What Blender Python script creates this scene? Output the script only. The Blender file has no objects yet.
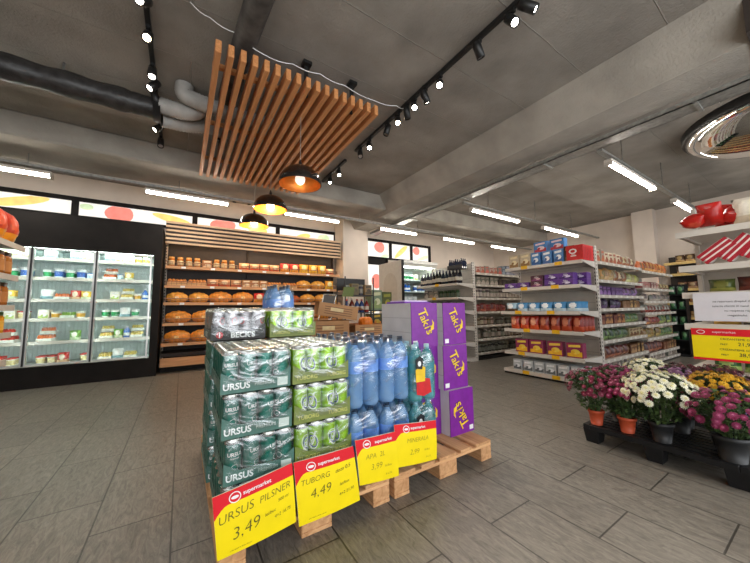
import bpy, math, random
from mathutils import Vector, Matrix
random.seed(7)
R = math.radians
PI = math.pi
SC = bpy.context.scene
COL = SC.collection

# ------------------------------------------------------------------ camera
cam_d = bpy.data.cameras.new('camera'); cam = bpy.data.objects.new('camera', cam_d); COL.objects.link(cam)
cam_d.sensor_width = 36; cam_d.lens = 36*302.18/750; cam_d.clip_start = .02
right = Vector((0.84294361, -0.5378668, -0.01205696))
fwd = Vector((0.53662805, 0.83897929, 0.09024462))
up = Vector((-0.03842405, -0.08254123, 0.99584664))
cam.matrix_world = Matrix(((right.x, up.x, -fwd.x, 0), (right.y, up.y, -fwd.y, 0), (right.z, up.z, -fwd.z, 1.0), (0, 0, 0, 1)))
SC.camera = cam
# ------------------------------------------------------------------ world + exposure
w = bpy.data.worlds.new('world'); SC.world = w; w.use_nodes = True
w.node_tree.nodes['Background'].inputs[0].default_value = (.86, .93, 1, 1)
w.node_tree.nodes['Background'].inputs[1].default_value = 1.2
SC.view_settings.view_transform = 'Standard'; SC.view_settings.look = 'None'
SC.view_settings.gamma = 1; SC.view_settings.use_curve_mapping = False
SC.view_settings.exposure = 0.88
TUBE = 27.0      # fluorescent tube radiance
CASE = 4.2       # chiller strip radiance
DAY = .42       # daylight through the printed window film

def area(name, loc, rot, sx, sy, power, col=(1, 1, 1)):
    l = bpy.data.lights.new(name, 'AREA'); l.shape = 'RECTANGLE'; l.size = sx; l.size_y = sy; l.energy = power; l.color = col
    o = bpy.data.objects.new(name, l); COL.objects.link(o); o.location = loc; o.rotation_euler = rot
    return o
# daylight entering by the shop front behind the camera
area('shopfront_daylight', (1.0, -2.35, 1.7), (R(90), 0, 0), 8, 2.4, 75, (.98, .97, .94))

# ------------------------------------------------------------------ materials
MC = {}
def mat(name, col, rough=.6, metal=0, var=.12, scale=14, bump=0, emit=None, trans=0, alpha=1, coat=0, spec=None):
    if name in MC: return MC[name]
    m = bpy.data.materials.new(name); m.use_nodes = True; nt = m.node_tree; b = nt.nodes['Principled BSDF']
    if spec is not None: b.inputs['Specular IOR Level'].default_value = spec
    b.inputs['Roughness'].default_value = rough; b.inputs['Metallic'].default_value = metal
    b.inputs['Transmission Weight'].default_value = trans; b.inputs['Alpha'].default_value = alpha
    b.inputs['Coat Weight'].default_value = coat
    if var > 0:
        tc = nt.nodes.new('ShaderNodeTexCoord'); n = nt.nodes.new('ShaderNodeTexNoise'); n.inputs['Scale'].default_value = scale; n.inputs['Detail'].default_value = 4
        nt.links.new(tc.outputs['Object'], n.inputs['Vector'])
        r = nt.nodes.new('ShaderNodeValToRGB'); a = [max(0, c*(1-var)) for c in col]; z = [min(1, c*(1+var)) for c in col]
        r.color_ramp.elements[0].color = (*a, 1); r.color_ramp.elements[0].position = .3
        r.color_ramp.elements[1].color = (*z, 1); r.color_ramp.elements[1].position = .7
        nt.links.new(n.outputs['Fac'], r.inputs['Fac']); nt.links.new(r.outputs['Color'], b.inputs['Base Color'])
        if bump:
            bp = nt.nodes.new('ShaderNodeBump'); bp.inputs['Strength'].default_value = bump; bp.inputs['Distance'].default_value = .01
            nt.links.new(n.outputs['Fac'], bp.inputs['Height']); nt.links.new(bp.outputs['Normal'], b.inputs['Normal'])
    else: b.inputs['Base Color'].default_value = (*col, 1)
    if emit:
        b.inputs['Emission Color'].default_value = (*(emit[1] if len(emit) > 1 else col), 1); b.inputs['Emission Strength'].default_value = emit[0]
    MC[name] = m; return m
def C(h, **k):
    """plain coloured print / plastic from an sRGB hex string"""
    c = [int(h[i:i+2], 16)/255 for i in (0, 2, 4)]
    c = [x/12.92 if x <= .04045 else ((x+.055)/1.055)**2.4 for x in c]
    return mat('print_'+h+''.join(f'{a}{b}' for a, b in sorted(k.items())), c, **{**dict(rough=.42, var=.1, scale=30), **k})

def concrete(name, col, lines=True):
    m = mat(name, col, rough=.88, var=.22, scale=2.2); nt = m.node_tree; b = nt.nodes['Principled BSDF']
    ramp = [n for n in nt.nodes if n.bl_idname == 'ShaderNodeValToRGB'][0]
    tc = [n for n in nt.nodes if n.bl_idname == 'ShaderNodeTexCoord'][0]
    n2 = nt.nodes.new('ShaderNodeTexNoise'); n2.inputs['Scale'].default_value = 55; n2.inputs['Detail'].default_value = 8
    nt.links.new(tc.outputs['Object'], n2.inputs['Vector'])
    h = nt.nodes.new('ShaderNodeMath'); h.operation = 'MULTIPLY'; h.inputs[1].default_value = .35
    nt.links.new(n2.outputs['Fac'], h.inputs[0]); hs = h.outputs[0]
    if lines:
        br = nt.nodes.new('ShaderNodeTexBrick'); br.offset = .4; br.inputs['Scale'].default_value = 1
        br.inputs['Brick Width'].default_value = 40; br.inputs['Row Height'].default_value = .62; br.inputs['Mortar Size'].default_value = .006
        br.inputs['Mortar Smooth'].default_value = .6
        wr = nt.nodes.new('ShaderNodeVectorMath'); wr.operation = 'MULTIPLY_ADD'; wr.inputs[1].default_value = (.02,)*3
        nn = nt.nodes.new('ShaderNodeTexNoise'); nn.inputs['Scale'].default_value = 3
        nt.links.new(tc.outputs['Object'], nn.inputs['Vector']); nt.links.new(nn.outputs['Color'], wr.inputs[0]); nt.links.new(tc.outputs['Object'], wr.inputs[2])
        nt.links.new(wr.outputs[0], br.inputs['Vector'])
        mx = nt.nodes.new('ShaderNodeMix'); mx.data_type = 'RGBA'; nt.links.new(br.outputs['Fac'], mx.inputs['Factor'])
        nt.links.new(ramp.outputs['Color'], mx.inputs['A']); mx.inputs['B'].default_value = (*[min(1, c*1.35) for c in col], 1)
        nt.links.new(mx.outputs['Result'], b.inputs['Base Color'])
        ad = nt.nodes.new('ShaderNodeMath'); ad.operation = 'ADD'; nt.links.new(h.outputs[0], ad.inputs[0]); nt.links.new(br.outputs['Fac'], ad.inputs[1]); hs = ad.outputs[0]
    bp = nt.nodes.new('ShaderNodeBump'); bp.inputs['Strength'].default_value = .9; bp.inputs['Distance'].default_value = .02
    nt.links.new(hs, bp.inputs['Height']); nt.links.new(bp.outputs['Normal'], b.inputs['Normal'])
    return m
def floor_mat():
    m = bpy.data.materials.new('floor_tile'); m.use_nodes = True; nt = m.node_tree; b = nt.nodes['Principled BSDF']; L = nt.links.new
    tc = nt.nodes.new('ShaderNodeTexCoord'); sp = nt.nodes.new('ShaderNodeSeparateXYZ'); L(tc.outputs['Object'], sp.inputs[0])
    cb = nt.nodes.new('ShaderNodeCombineXYZ'); a1 = nt.nodes.new('ShaderNodeMath'); a1.inputs[1].default_value = -.0425+6.25; L(sp.outputs['Y'], a1.inputs[0])
    a2 = nt.nodes.new('ShaderNodeMath'); a2.inputs[1].default_value = 6.25; L(sp.outputs['X'], a2.inputs[0])
    L(a1.outputs[0], cb.inputs[0]); L(a2.outputs[0], cb.inputs[1])
    br = nt.nodes.new('ShaderNodeTexBrick'); br.offset = .5; br.inputs['Scale'].default_value = 1
    br.inputs['Brick Width'].default_value = .625; br.inputs['Row Height'].default_value = .3125; br.inputs['Mortar Size'].default_value = .004; br.inputs['Mortar Smooth'].default_value = .1
    br.inputs['Color1'].default_value = (.148, .133, .115, 1); br.inputs['Color2'].default_value = (.168, .151, .130, 1); br.inputs['Mortar'].default_value = (.045, .040, .034, 1)
    L(cb.outputs[0], br.inputs['Vector'])
    mp = nt.nodes.new('ShaderNodeMapping'); mp.inputs['Scale'].default_value = (38, 9, 10); L(tc.outputs['Object'], mp.inputs['Vector'])
    n = nt.nodes.new('ShaderNodeTexNoise'); n.inputs['Scale'].default_value = 1; n.inputs['Detail'].default_value = 10; n.inputs['Roughness'].default_value = .72; n.inputs['Distortion'].default_value = 1.6
    L(mp.outputs[0], n.inputs['Vector'])
    r = nt.nodes.new('ShaderNodeValToRGB'); r.color_ramp.elements[0].position = .3; r.color_ramp.elements[0].color = (.48, .48, .48, 1); r.color_ramp.elements[1].position = .72; r.color_ramp.elements[1].color = (1.7, 1.7, 1.65, 1)
    L(n.outputs['Fac'], r.inputs['Fac'])
    mx = nt.nodes.new('ShaderNodeMix'); mx.data_type = 'RGBA'; mx.blend_type = 'MULTIPLY'; mx.inputs['Factor'].default_value = 1
    L(br.outputs['Color'], mx.inputs['A']); L(r.outputs['Color'], mx.inputs['B']); L(mx.outputs['Result'], b.inputs['Base Color'])
    b.inputs['Roughness'].default_value = .36; b.inputs['Specular IOR Level'].default_value = .5
    sm = nt.nodes.new('ShaderNodeMath'); sm.operation = 'SUBTRACT'; L(n.outputs['Fac'], sm.inputs[0]); L(br.outputs['Fac'], sm.inputs[1])
    bp = nt.nodes.new('ShaderNodeBump'); bp.inputs['Strength'].default_value = .5; bp.inputs['Distance'].default_value = .004
    L(sm.outputs[0], bp.inputs['Height']); L(bp.outputs['Normal'], b.inputs['Normal'])
    return m
def wood(name, c1, c2, axis='Y', scale=9, rough=.55):
    if name in MC: return MC[name]
    m = bpy.data.materials.new(name); m.use_nodes = True; nt = m.node_tree; b = nt.nodes['Principled BSDF']; L = nt.links.new
    tc = nt.nodes.new('ShaderNodeTexCoord'); mp = nt.nodes.new('ShaderNodeMapping')
    s = [scale*5]*3; s['XYZ'.index(axis)] = scale*.25; mp.inputs['Scale'].default_value = s
    L(tc.outputs['Object'], mp.inputs['Vector'])
    n = nt.nodes.new('ShaderNodeTexNoise'); n.inputs['Scale'].default_value = 1; n.inputs['Detail'].default_value = 6; n.inputs['Distortion'].default_value = .8; L(mp.outputs[0], n.inputs['Vector'])
    r = nt.nodes.new('ShaderNodeValToRGB'); r.color_ramp.elements[0].position = .3; r.color_ramp.elements[0].color = (*c1, 1); r.color_ramp.elements[1].position = .7; r.color_ramp.elements[1].color = (*c2, 1)
    L(n.outputs['Fac'], r.inputs['Fac']); L(r.outputs['Color'], b.inputs['Base Color']); b.inputs['Roughness'].default_value = rough
    MC[name] = m; return m
def film_mat(name, tint=(1, 1, 1), fac=.3, rough=.16):
    if name in MC: return MC[name]
    m = bpy.data.materials.new(name); m.use_nodes = True; nt = m.node_tree; L = nt.links.new; nt.nodes.remove(nt.nodes['Principled BSDF'])
    out = [n for n in nt.nodes if n.bl_idname == 'ShaderNodeOutputMaterial'][0]
    t = nt.nodes.new('ShaderNodeBsdfTransparent'); t.inputs[0].default_value = (*tint, 1)
    g = nt.nodes.new('ShaderNodeBsdfGlossy'); g.inputs['Roughness'].default_value = rough; g.inputs['Color'].default_value = (.95, .97, 1, 1)
    tc = nt.nodes.new('ShaderNodeTexCoord'); mp = nt.nodes.new('ShaderNodeMapping'); mp.inputs['Scale'].default_value = (5, 5, 11); mp.inputs['Rotation'].default_value = (.3, .6, .2)
    n = nt.nodes.new('ShaderNodeTexNoise'); n.inputs['Scale'].default_value = 1; n.inputs['Detail'].default_value = 5; n.inputs['Distortion'].default_value = 2.2
    L(tc.outputs['Object'], mp.inputs[0]); L(mp.outputs[0], n.inputs['Vector'])
    r = nt.nodes.new('ShaderNodeValToRGB'); r.color_ramp.elements[0].position = .48; r.color_ramp.elements[0].color = (fac*.2,)*3+(1,); r.color_ramp.elements[1].position = .72; r.color_ramp.elements[1].color = (min(1, fac*2.2),)*3+(1,)
    L(n.outputs['Fac'], r.inputs[0])
    bp = nt.nodes.new('ShaderNodeBump'); bp.inputs['Strength'].default_value = 1; bp.inputs['Distance'].default_value = .012; L(n.outputs['Fac'], bp.inputs['Height']); L(bp.outputs['Normal'], g.inputs['Normal'])
    mx = nt.nodes.new('ShaderNodeMixShader'); L(r.outputs['Color'], mx.inputs[0]); L(t.outputs[0], mx.inputs[1]); L(g.outputs[0], mx.inputs[2]); L(mx.outputs[0], out.inputs[0])
    MC[name] = m; return m

CEIL = concrete('ceiling_concrete', (.275, .25, .218)); BEAM = concrete('beam_concrete', (.36, .33, .285), False)
PLASTER = mat('plaster', (.66, .57, .49), rough=.85, var=.05, scale=3, bump=.1)
WHITE = mat('white_enamel', (.62, .57, .51), rough=.38, var=.04)
WHITE2 = mat('cream_enamel', (.50, .45, .39), rough=.5, var=.06)
BLACK = mat('black_laminate', (.010, .008, .007), rough=.6, var=.25, scale=6, spec=.2)
BLKM = mat('black_metal', (.012, .012, .012), rough=.4, var=.1)
BLKP = mat('black_plastic', (.010, .010, .011), rough=.5, var=.2, scale=20, spec=.3)
ALU = mat('aluminium', (.55, .55, .53), rough=.3, metal=.85, var=.06)
GALV = mat('galvanised', (.36, .36, .34), rough=.42, metal=.6, var=.25, scale=25)
CHROME = mat('mirror_chrome', (.9, .9, .9), rough=.03, metal=1, var=0)
DUCT = mat('black_duct_wrap', (.028, .026, .025), rough=.4, var=.5, scale=18, bump=.6)
FLEX = mat('grey_flex_duct', (.40, .385, .36), rough=.6, var=.12)
OLDPIPE = mat('stained_pipe', (.075, .07, .065), rough=.6, var=.6, scale=8)
SLAT = wood('orange_slat_wood', (.48, .19, .06), (.68, .30, .11), 'Y')
PALE = wood('pale_slat_wood', (.60, .38, .22), (.78, .54, .34), 'X')
PALLET = wood('pallet_wood', (.46, .22, .09), (.74, .43, .21), 'X', 6, .75)
PALLETY = wood('pallet_wood_deep', (.42, .20, .08), (.68, .39, .19), 'Y', 6, .75)
CARD = mat('cardboard', (.44, .23, .10), rough=.8, var=.12, scale=6)
CARD2 = mat('grey_board', (.60, .57, .58), rough=.75, var=.08, scale=8)
TUBEM = mat('tube_glow', (1, 1, 1), var=0, emit=(TUBE, (1, .93, .83)))
CASEM = mat('case_glow', (1, 1, 1), var=0, emit=(CASE*3, (.86, 1, .95)))
CASEW = mat('case_fill_glow', (1, 1, 1), var=0, emit=(CASE*1.8, (.86, 1, .95)))
LENS = mat('spot_glow', (1, 1, 1), var=0, emit=(14, (1, .93, .8)))
LENSW = mat('spot_glow_warm', (1, 1, 1), var=0, emit=(14, (1, .72, .45)))
LENSOFF = mat('spot_lens_off', (.3, .28, .26), rough=.1, var=0)
COPPER = mat('copper_inside', (.72, .26, .05), rough=.32, metal=.55, var=.15)
LACQ = mat('black_lacquer', (.012, .009, .008), rough=.16, var=.1, coat=1)
BULB = mat('bulb_glow', (1, 1, 1), var=0, emit=(22, (1, .72, .36)))
BULBW = mat('bulb_dim', (.9, .88, .85), var=0, emit=(.55, (1, .9, .8)))
PAPER = mat('white_paper', (.68, .66, .70), rough=.6, var=.03)
YEL = mat('sign_yellow', (.93, .72, .002), rough=.42, var=.03); RED = mat('sign_red', (.70, .008, .02), rough=.4, var=.05)
INK = mat('marker_ink', (.10, .09, .01), rough=.6, var=.2); INKF = mat('faded_ink', (.34, .27, .02), rough=.6, var=.1); DINK = mat('black_ink', (.03, .03, .03), rough=.6, var=0)
WPRINT = mat('white_print', (.85, .85, .85), rough=.4, var=.03)
GLASS = film_mat('door_glass', (.97, 1, .99), .05, .03)
FILM = film_mat('shrink_film', (.95, .975, .97), .15, .16)
FILMB = film_mat('shrink_film_clear', (.90, .96, 1), .20, .10)

# ------------------------------------------------------------------ mesh building
class MB:
    def __init__(s): s.v = []; s.f = []; s.mi = []; s.m = []; s.sm = []
    def mat(s, m):
        if m not in s.m: s.m.append(m)
        return s.m.index(m)
    def add(s, vs, fs, m, smooth=False, T=None):
        o = len(s.v); i = s.mat(m)
        for p in vs:
            p = Vector(p); s.v.append(tuple(T @ p) if isinstance(T, Matrix) else (tuple(T(p)) if T else tuple(p)))
        for f in fs: s.f.append([o+k for k in f]); s.mi.append(i); s.sm.append(smooth)
        return s
    def box(s, x0, x1, y0, y1, z0, z1, m, T=None, bev=0):
        if bev > 0:
            b = min(bev, (x1-x0)*.45, (y1-y0)*.45, (z1-z0)*.45); vs = []; fs = []
            X = (x0, x1); Y = (y0, y1); Z = (z0, z1)
            idx = {}
            for i in (0, 1):
                for j in (0, 1):
                    for k in (0, 1):
                        sx, sy, sz = (1 if i == 0 else -1), (1 if j == 0 else -1), (1 if k == 0 else -1)
                        idx[i, j, k, 0] = len(vs); vs.append((X[i], Y[j]+sy*b, Z[k]+sz*b))
                        idx[i, j, k, 1] = len(vs); vs.append((X[i]+sx*b, Y[j], Z[k]+sz*b))
                        idx[i, j, k, 2] = len(vs); vs.append((X[i]+sx*b, Y[j]+sy*b, Z[k]))
            g = idx
            for i in (0, 1): fs.append([g[i, 0, 0, 0], g[i, 1, 0, 0], g[i, 1, 1, 0], g[i, 0, 1, 0]])
            for j in (0, 1): fs.append([g[0, j, 0, 1], g[1, j, 0, 1], g[1, j, 1, 1], g[0, j, 1, 1]])
            for k in (0, 1): fs.append([g[0, 0, k, 2], g[1, 0, k, 2], g[1, 1, k, 2], g[0, 1, k, 2]])
            for i in (0, 1):
                for j in (0, 1): fs.append([g[i, j, 0, 0], g[i, j, 0, 1], g[i, j, 1, 1], g[i, j, 1, 0]])
            for i in (0, 1):
                for k in (0, 1): fs.append([g[i, 0, k, 0], g[i, 0, k, 2], g[i, 1, k, 2], g[i, 1, k, 0]])
            for j in (0, 1):
                for k in (0, 1): fs.append([g[0, j, k, 1], g[0, j, k, 2], g[1, j, k, 2], g[1, j, k, 1]])
            for i in (0, 1):
                for j in (0, 1):
                    for k in (0, 1): fs.append([g[i, j, k, 0], g[i, j, k, 1], g[i, j, k, 2]])
            return s.add(vs, fs, m, False, T)
        vs = [(x, y, z) for x in (x0, x1) for y in (y0, y1) for z in (z0, z1)]
        return s.add(vs, [(0, 1, 3, 2), (4, 6, 7, 5), (0, 4, 5, 1), (2, 3, 7, 6), (0, 2, 6, 4), (1, 5, 7, 3)], m, False, T)
    def lathe(s, prof, m, n=20, T=None, smooth=True, cap=True):
        vs = []; fs = []
        for r, z in prof:
            for k in range(n): a = 2*PI*k/n; vs.append((r*math.cos(a), r*math.sin(a), z))
        for i in range(len(prof)-1):
            for k in range(n): fs.append((i*n+k, i*n+(k+1) % n, (i+1)*n+(k+1) % n, (i+1)*n+k))
        s.add(vs, fs, m, smooth, T)
        if cap:
            o = len(s.v)-len(vs)
            for e in (0, len(prof)-1):
                if prof[e][0] > 1e-4: s.f.append([o+e*n+k for k in range(n)]); s.mi.append(s.mat(m)); s.sm.append(False)
        return s
    def tube(s, pts, r, m, n=10, smooth=True, rf=None):
        pts = [Vector(p) for p in pts]; vs = []; fs = []; prev = None
        for i, p in enumerate(pts):
            t = (pts[min(i+1, len(pts)-1)]-pts[max(i-1, 0)]).normalized()
            u = (t.cross(Vector((0, 0, 1))) if prev is None else prev-t*prev.dot(t))
            if u.length < 1e-4: u = t.cross(Vector((0, 1, 0)))
            u.normalize(); prev = u; v = t.cross(u); rr = rf(i) if rf else r
            for k in range(n): a = 2*PI*k/n; vs.append(p+u*rr*math.cos(a)+v*rr*math.sin(a))
        for i in range(len(pts)-1):
            for k in range(n): fs.append((i*n+k, i*n+(k+1) % n, (i+1)*n+(k+1) % n, (i+1)*n+k))
        fs.append(list(range(n))); fs.append([(len(pts)-1)*n+k for k in range(n)])
        return s.add(vs, fs, m, smooth)
    def ell(s, c, r, m, nu=12, nv=8, T=None, jit=0):
        vs = []; fs = []
        for i in range(nv+1):
            t = PI*i/nv
            for k in range(nu):
                a = 2*PI*k/nu; j = 1+random.uniform(-jit, jit)
                vs.append((c[0]+r[0]*j*math.sin(t)*math.cos(a), c[1]+r[1]*j*math.sin(t)*math.sin(a), c[2]+r[2]*j*math.cos(t)))
        for i in range(nv):
            for k in range(nu): fs.append((i*nu+k, (i+1)*nu+k, (i+1)*nu+(k+1) % nu, i*nu+(k+1) % nu))
        return s.add(vs, fs, m, True, T)
    def mesh(s, name):
        me = bpy.data.meshes.new(name); me.from_pydata(s.v, [], s.f)
        for m in s.m: me.materials.append(m)
        me.polygons.foreach_set('material_index', s.mi); me.polygons.foreach_set('use_smooth', s.sm); me.update(); return me
    def build(s, name, parent=None, loc=(0, 0, 0), rz=0):
        return inst(s.mesh(name), name, parent, loc, rz)
def inst(me, name, parent=None, loc=(0, 0, 0), rz=0, rot=None, sc=None):
    o = bpy.data.objects.new(name, me); COL.objects.link(o); o.location = loc; o.rotation_euler = rot if rot else (0, 0, rz)
    if sc: o.scale = sc
    if parent: o.parent = parent
    return o
def tag(o, label, cat, group=None):
    o['label'] = label; o['category'] = cat
    if group: o['group'] = group
    return o
def thing(name, label, cat, loc=(0, 0, 0), rz=0, group=None, rot=None):
    o = bpy.data.objects.new(name, None); o.empty_display_size = .05; COL.objects.link(o); o.location = loc; o.rotation_euler = rot if rot else (0, 0, rz)
    return tag(o, label, cat, group)
def struct(o): o['kind'] = 'structure'; return o
def dup(src, loc=None, rz=None, label=None, group=None):
    c = src.copy(); COL.objects.link(c)
    if loc is not None: c.location = loc
    if rz is not None: c.rotation_euler = (0, 0, rz)
    if label: c['label'] = label
    if group: c['group'] = group
    for ch in list(src.children):
        d = ch.copy(); COL.objects.link(d); d.parent = c
        for g in list(ch.children): e = g.copy(); COL.objects.link(e); e.parent = d
    return c
TG = {}
def tgeo(txt, size=1, offset=0, align='CENTER', shear=0):
    k = (txt, size, offset, align, shear)
    if k in TG: return TG[k]
    cu = bpy.data.curves.new('txt', 'FONT'); cu.body = txt; cu.size = size; cu.offset = offset; cu.align_x = align; cu.shear = shear; cu.resolution_u = 3
    o = bpy.data.objects.new('txt', cu); COL.objects.link(o)
    bpy.context.view_layer.update()
    dg = bpy.context.evaluated_depsgraph_get(); me = bpy.data.meshes.new_from_object(o.evaluated_get(dg))
    g = ([tuple(v.co) for v in me.vertices], [tuple(p.vertices) for p in me.polygons])
    bpy.data.objects.remove(o); bpy.data.curves.remove(cu); bpy.data.meshes.remove(me)
    TG[k] = g; return g
def ftext(mb, txt, size, m, x, z, y, T=None, rot=0, offset=0, align='CENTER', shear=0):
    """lettering on a face that looks towards -y"""
    v, f = tgeo(txt, size, offset, align, shear); c, s_ = math.cos(rot), math.sin(rot)
    mb.add([(x+a*c-b*s_, y, z+a*s_+b*c) for a, b, _ in v], f, m, False, T)
def disc(mb, x, z, y, rx, rz, m, n=16, T=None):
    mb.add([(x+rx*math.cos(2*PI*k/n), y, z+rz*math.sin(2*PI*k/n)) for k in range(n)], [list(range(n))], m, False, T)
def ring(mb, x, z, y, rx, rz, wd, m, n=20, T=None):
    vs = []; 
    for k in range(n):
        a = 2*PI*k/n
        vs += [(x+rx*math.cos(a), y, z+rz*math.sin(a)), (x+(rx-wd)*math.cos(a), y, z+(rz-wd)*math.sin(a))]
    mb.add(vs, [(2*k, 2*k+1, (2*k+3) % (2*n), (2*k+2) % (2*n)) for k in range(n)], m, False, T)

# ================================================================== THE SETTING
struct(MB().box(-4, 9.6, -2.5, 6.9, -.1, 0, floor_mat()).build('floor'))
struct(MB().box(-4.2, 9.8, -2.7, 7.1, 3.3, 3.5, CEIL).build('ceiling'))
struct(MB().box(-4.2, 9.8, 6.9, 7.1, 0, 3.3, PLASTER).build('wall_back'))
struct(MB().box(-4.2, -4, -2.5, 6.9, 0, 3.3, PLASTER).build('wall_left'))
struct(MB().box(9.6, 9.8, -2.5, 6.9, 0, 3.3, PLASTER).build('wall_right'))
fw = MB(); fw.box(-4.2, 9.8, -2.7, -2.5, 2.75, 3.3, PLASTER)
for x in (-4.2, -.5, 3.2, 6.9): fw.box(x, x+.4, -2.7, -2.5, 0, 2.75, PLASTER)
fw.box(9.5, 9.8, -2.7, -2.5, 0, 2.75, PLASTER); fw.box(-4.2, 9.8, -2.7, -2.5, 0, .15, PLASTER); struct(fw.build('wall_front'))
struct(MB().box(9.35, 9.6, 2.35, 2.75, 0, 3.3, PLASTER).build('wall_pilaster'))
struct(MB().box(3.2, 3.9, 6.4, 6.9, 0, 3.3, PLASTER, bev=.01).build('wall_column'))
# ceiling beams: long deep one with haunched left flank, cross ones
b = MB()
prof = [(3.28, 3.3), (3.36, 3.16), (3.42, 3.08), (3.5, 2.95), (3.92, 2.95), (3.98, 3.02), (4.02, 3.3)]
n = len(prof)
b.add([(x, y, z) for y in (-2.5, 6.9) for x, z in prof], [(i, i+1, n+i+1, n+i) for i in range(n-1)]+[list(range(n)), [n+i for i in range(n)]], BEAM)
struct(b.build('trim_1'))
struct(MB().box(3.34, 3.99, -2.45, .24, 2.94, 3.29, mat('beam_shade_dark', (.04, .03, .025), rough=.7)).build('beam_end_shade'))  # dark box added in place of the shade where the beam ends
struct(MB().box(-4, 3.45, 4.93, 5.9, 3.01, 3.3, BEAM, bev=.02).build('trim_2'))
struct(MB().box(3.95, 9.6, 4.93, 5.9, 3.01, 3.3, BEAM, bev=.02).build('trim_3'))
struct(MB().box(-4, 9.6, 6.88, 6.9, 0, .1, BLACK).build('baseboard_back'))

# windows with printed film
FW = mat('film_white', (.62, .60, .56), rough=.5, var=.06, scale=2, emit=(DAY, (1, .95, .88)))
FR = mat('film_red', (.8, .2, .16), rough=.5, var=.2, scale=9, emit=(DAY*.8, (1, .30, .24)))
FY = mat('film_yellow', (.8, .55, .15), rough=.5, var=.2, scale=9, emit=(DAY*.85, (1, .70, .22)))
FG = mat('film_green', (.6, .75, .45), rough=.5, var=.2, scale=9, emit=(DAY*.7, (.75, .9, .6)))
def window(name, x0, x1, z0, z1, mull, prints, lower=None):
    root = thing(name, '', ''); del root['label']; del root['category']; root['kind'] = 'structure'; root.location = (0, 0, 0)
    f = MB(); xs = [x0]+mull+[x1]; t = .045; y0, y1 = 6.85, 6.905
    f.box(x0-t, x1+t, y0, y1, z1, z1+t*1.6, BLACK); f.box(x0-t, x1+t, y0, y1, z0-t, z0, BLACK)
    for x in xs: f.box(x-t, x+t, y0, y1, z0, z1, BLACK)
    if lower: 
        f.box(x0-t, lower+t, y0, y1, .1, .2, BLACK); f.box(x0-t, x0, y0, y1, .2, z0, BLACK); f.box(lower-t, lower+t, y0, y1, .2, z0, BLACK); f.box(x0-t, lower+t, y0, y1, z0-.22, z0, BLACK)
    f.build('window_frame', root)
    for a, c in zip(xs[:-1], xs[1:]):
        struct_p = MB().box(a+t, c-t, 6.88, 6.9, z0, z1, FW).build('pane', root)
        for (kx, kz, rx, rz, m, ro) in prints.get(round(a, 2), [(.5, .5, .12, .1, FY, .4)]):
            g = MB(); cx = a+t+(c-a-2*t)*kx; cz = z0+(z1-z0)*kz
            vs = []
            for k in range(18):
                q = 2*PI*k/18; px = rx*math.cos(q); pz = rz*math.sin(q)*(1+.15*math.cos(q))
                X = cx+px*math.cos(ro)-pz*math.sin(ro); Z = cz+px*math.sin(ro)+pz*math.cos(ro)
                vs.append((min(c-t-.01, max(a+t+.01, X)), 6.878, min(z1-.004, max(z0+.004, Z))))
            g.add(vs, [list(range(18))], m); g.build('fruit_print', struct_p)
    if lower:
        p = MB().box(x0+t*.2, lower-t, 6.88, 6.9, .2, z0-.22, FW).build('pane', root)
        g = MB(); disc(g, (x0+lower)/2, 1.75, 6.878, .16, .2, FR); disc(g, (x0+lower)/2-.1, 1.1, 6.878, .12, .2, FY); g.build('fruit_print', p)
window('window_1', -3.4, 3.22, 2.63, 2.87, [-1.57, .16, 1.78],
       {-3.4: [(.62, .45, .42, .07, FY, .28), (.1, .5, .3, .1, FR, 0)], -1.57: [(.32, .45, .2, .16, FR, 0), (.8, .55, .32, .07, FY, -.2), (.05, .7, .1, .05, FG, 0)],
        .16: [(.3, .6, .24, .14, FR, .1), (.75, .5, .2, .1, FY, 0)], 1.78: [(.4, .4, .2, .07, FY, .3), (.8, .5, .15, .1, FG, 0)]})
window('window_2', 4.12, 6.4, 2.42, 2.84, [4.92, 5.68],
       {4.12: [(.55, .66, .17, .15, FR, 0), (.8, .1, .13, .05, FG, .2)], 4.92: [(.5, .5, .3, .07, FY, .7)], 5.68: [(.25, .7, .13, .12, FR, 0), (.7, .25, .25, .05, FG, .3)]}, lower=4.78)

# ================================================================== CEILING FITTINGS
def tube_lamp(x0, x1, y, z, where):
    L_ = x1-x0
    t = thing('fluorescent_lamp', f'long white strip lamp hanging {where}', 'ceiling light', (x0, y, z), group='fluorescent strip lamps')
    MB().box(0, L_, -.045, .045, .02, .06, WHITE, bev=.01).build('housing', t)
    d = MB(); d.add([], [], TUBEM)
    pr = [(-.028, .02), (-.027, .004), (-.014, -.012), (.014, -.012), (.027, .004), (.028, .02)]
    d.add([(x, yy, zz) for x in (.02, L_-.02) for yy, zz in pr], [(i, i+1, 7+i, 6+i) for i in range(5)]+[(0, 1, 2, 3, 4, 5), (6, 7, 8, 9, 10, 11)], TUBEM)
    d.build('diffuser', t)
    for k, e in enumerate((0, L_-.02)): MB().box(e, e+.02, -.043, .043, -.024, .02, WHITE2).build('end_cap', t)
    for e in (.25, L_-.25): MB().tube([(e, 0, .06), (e, 0, .0895)], .008, GALV, 6).build('hanger', t)
ZL = 2.75
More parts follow.
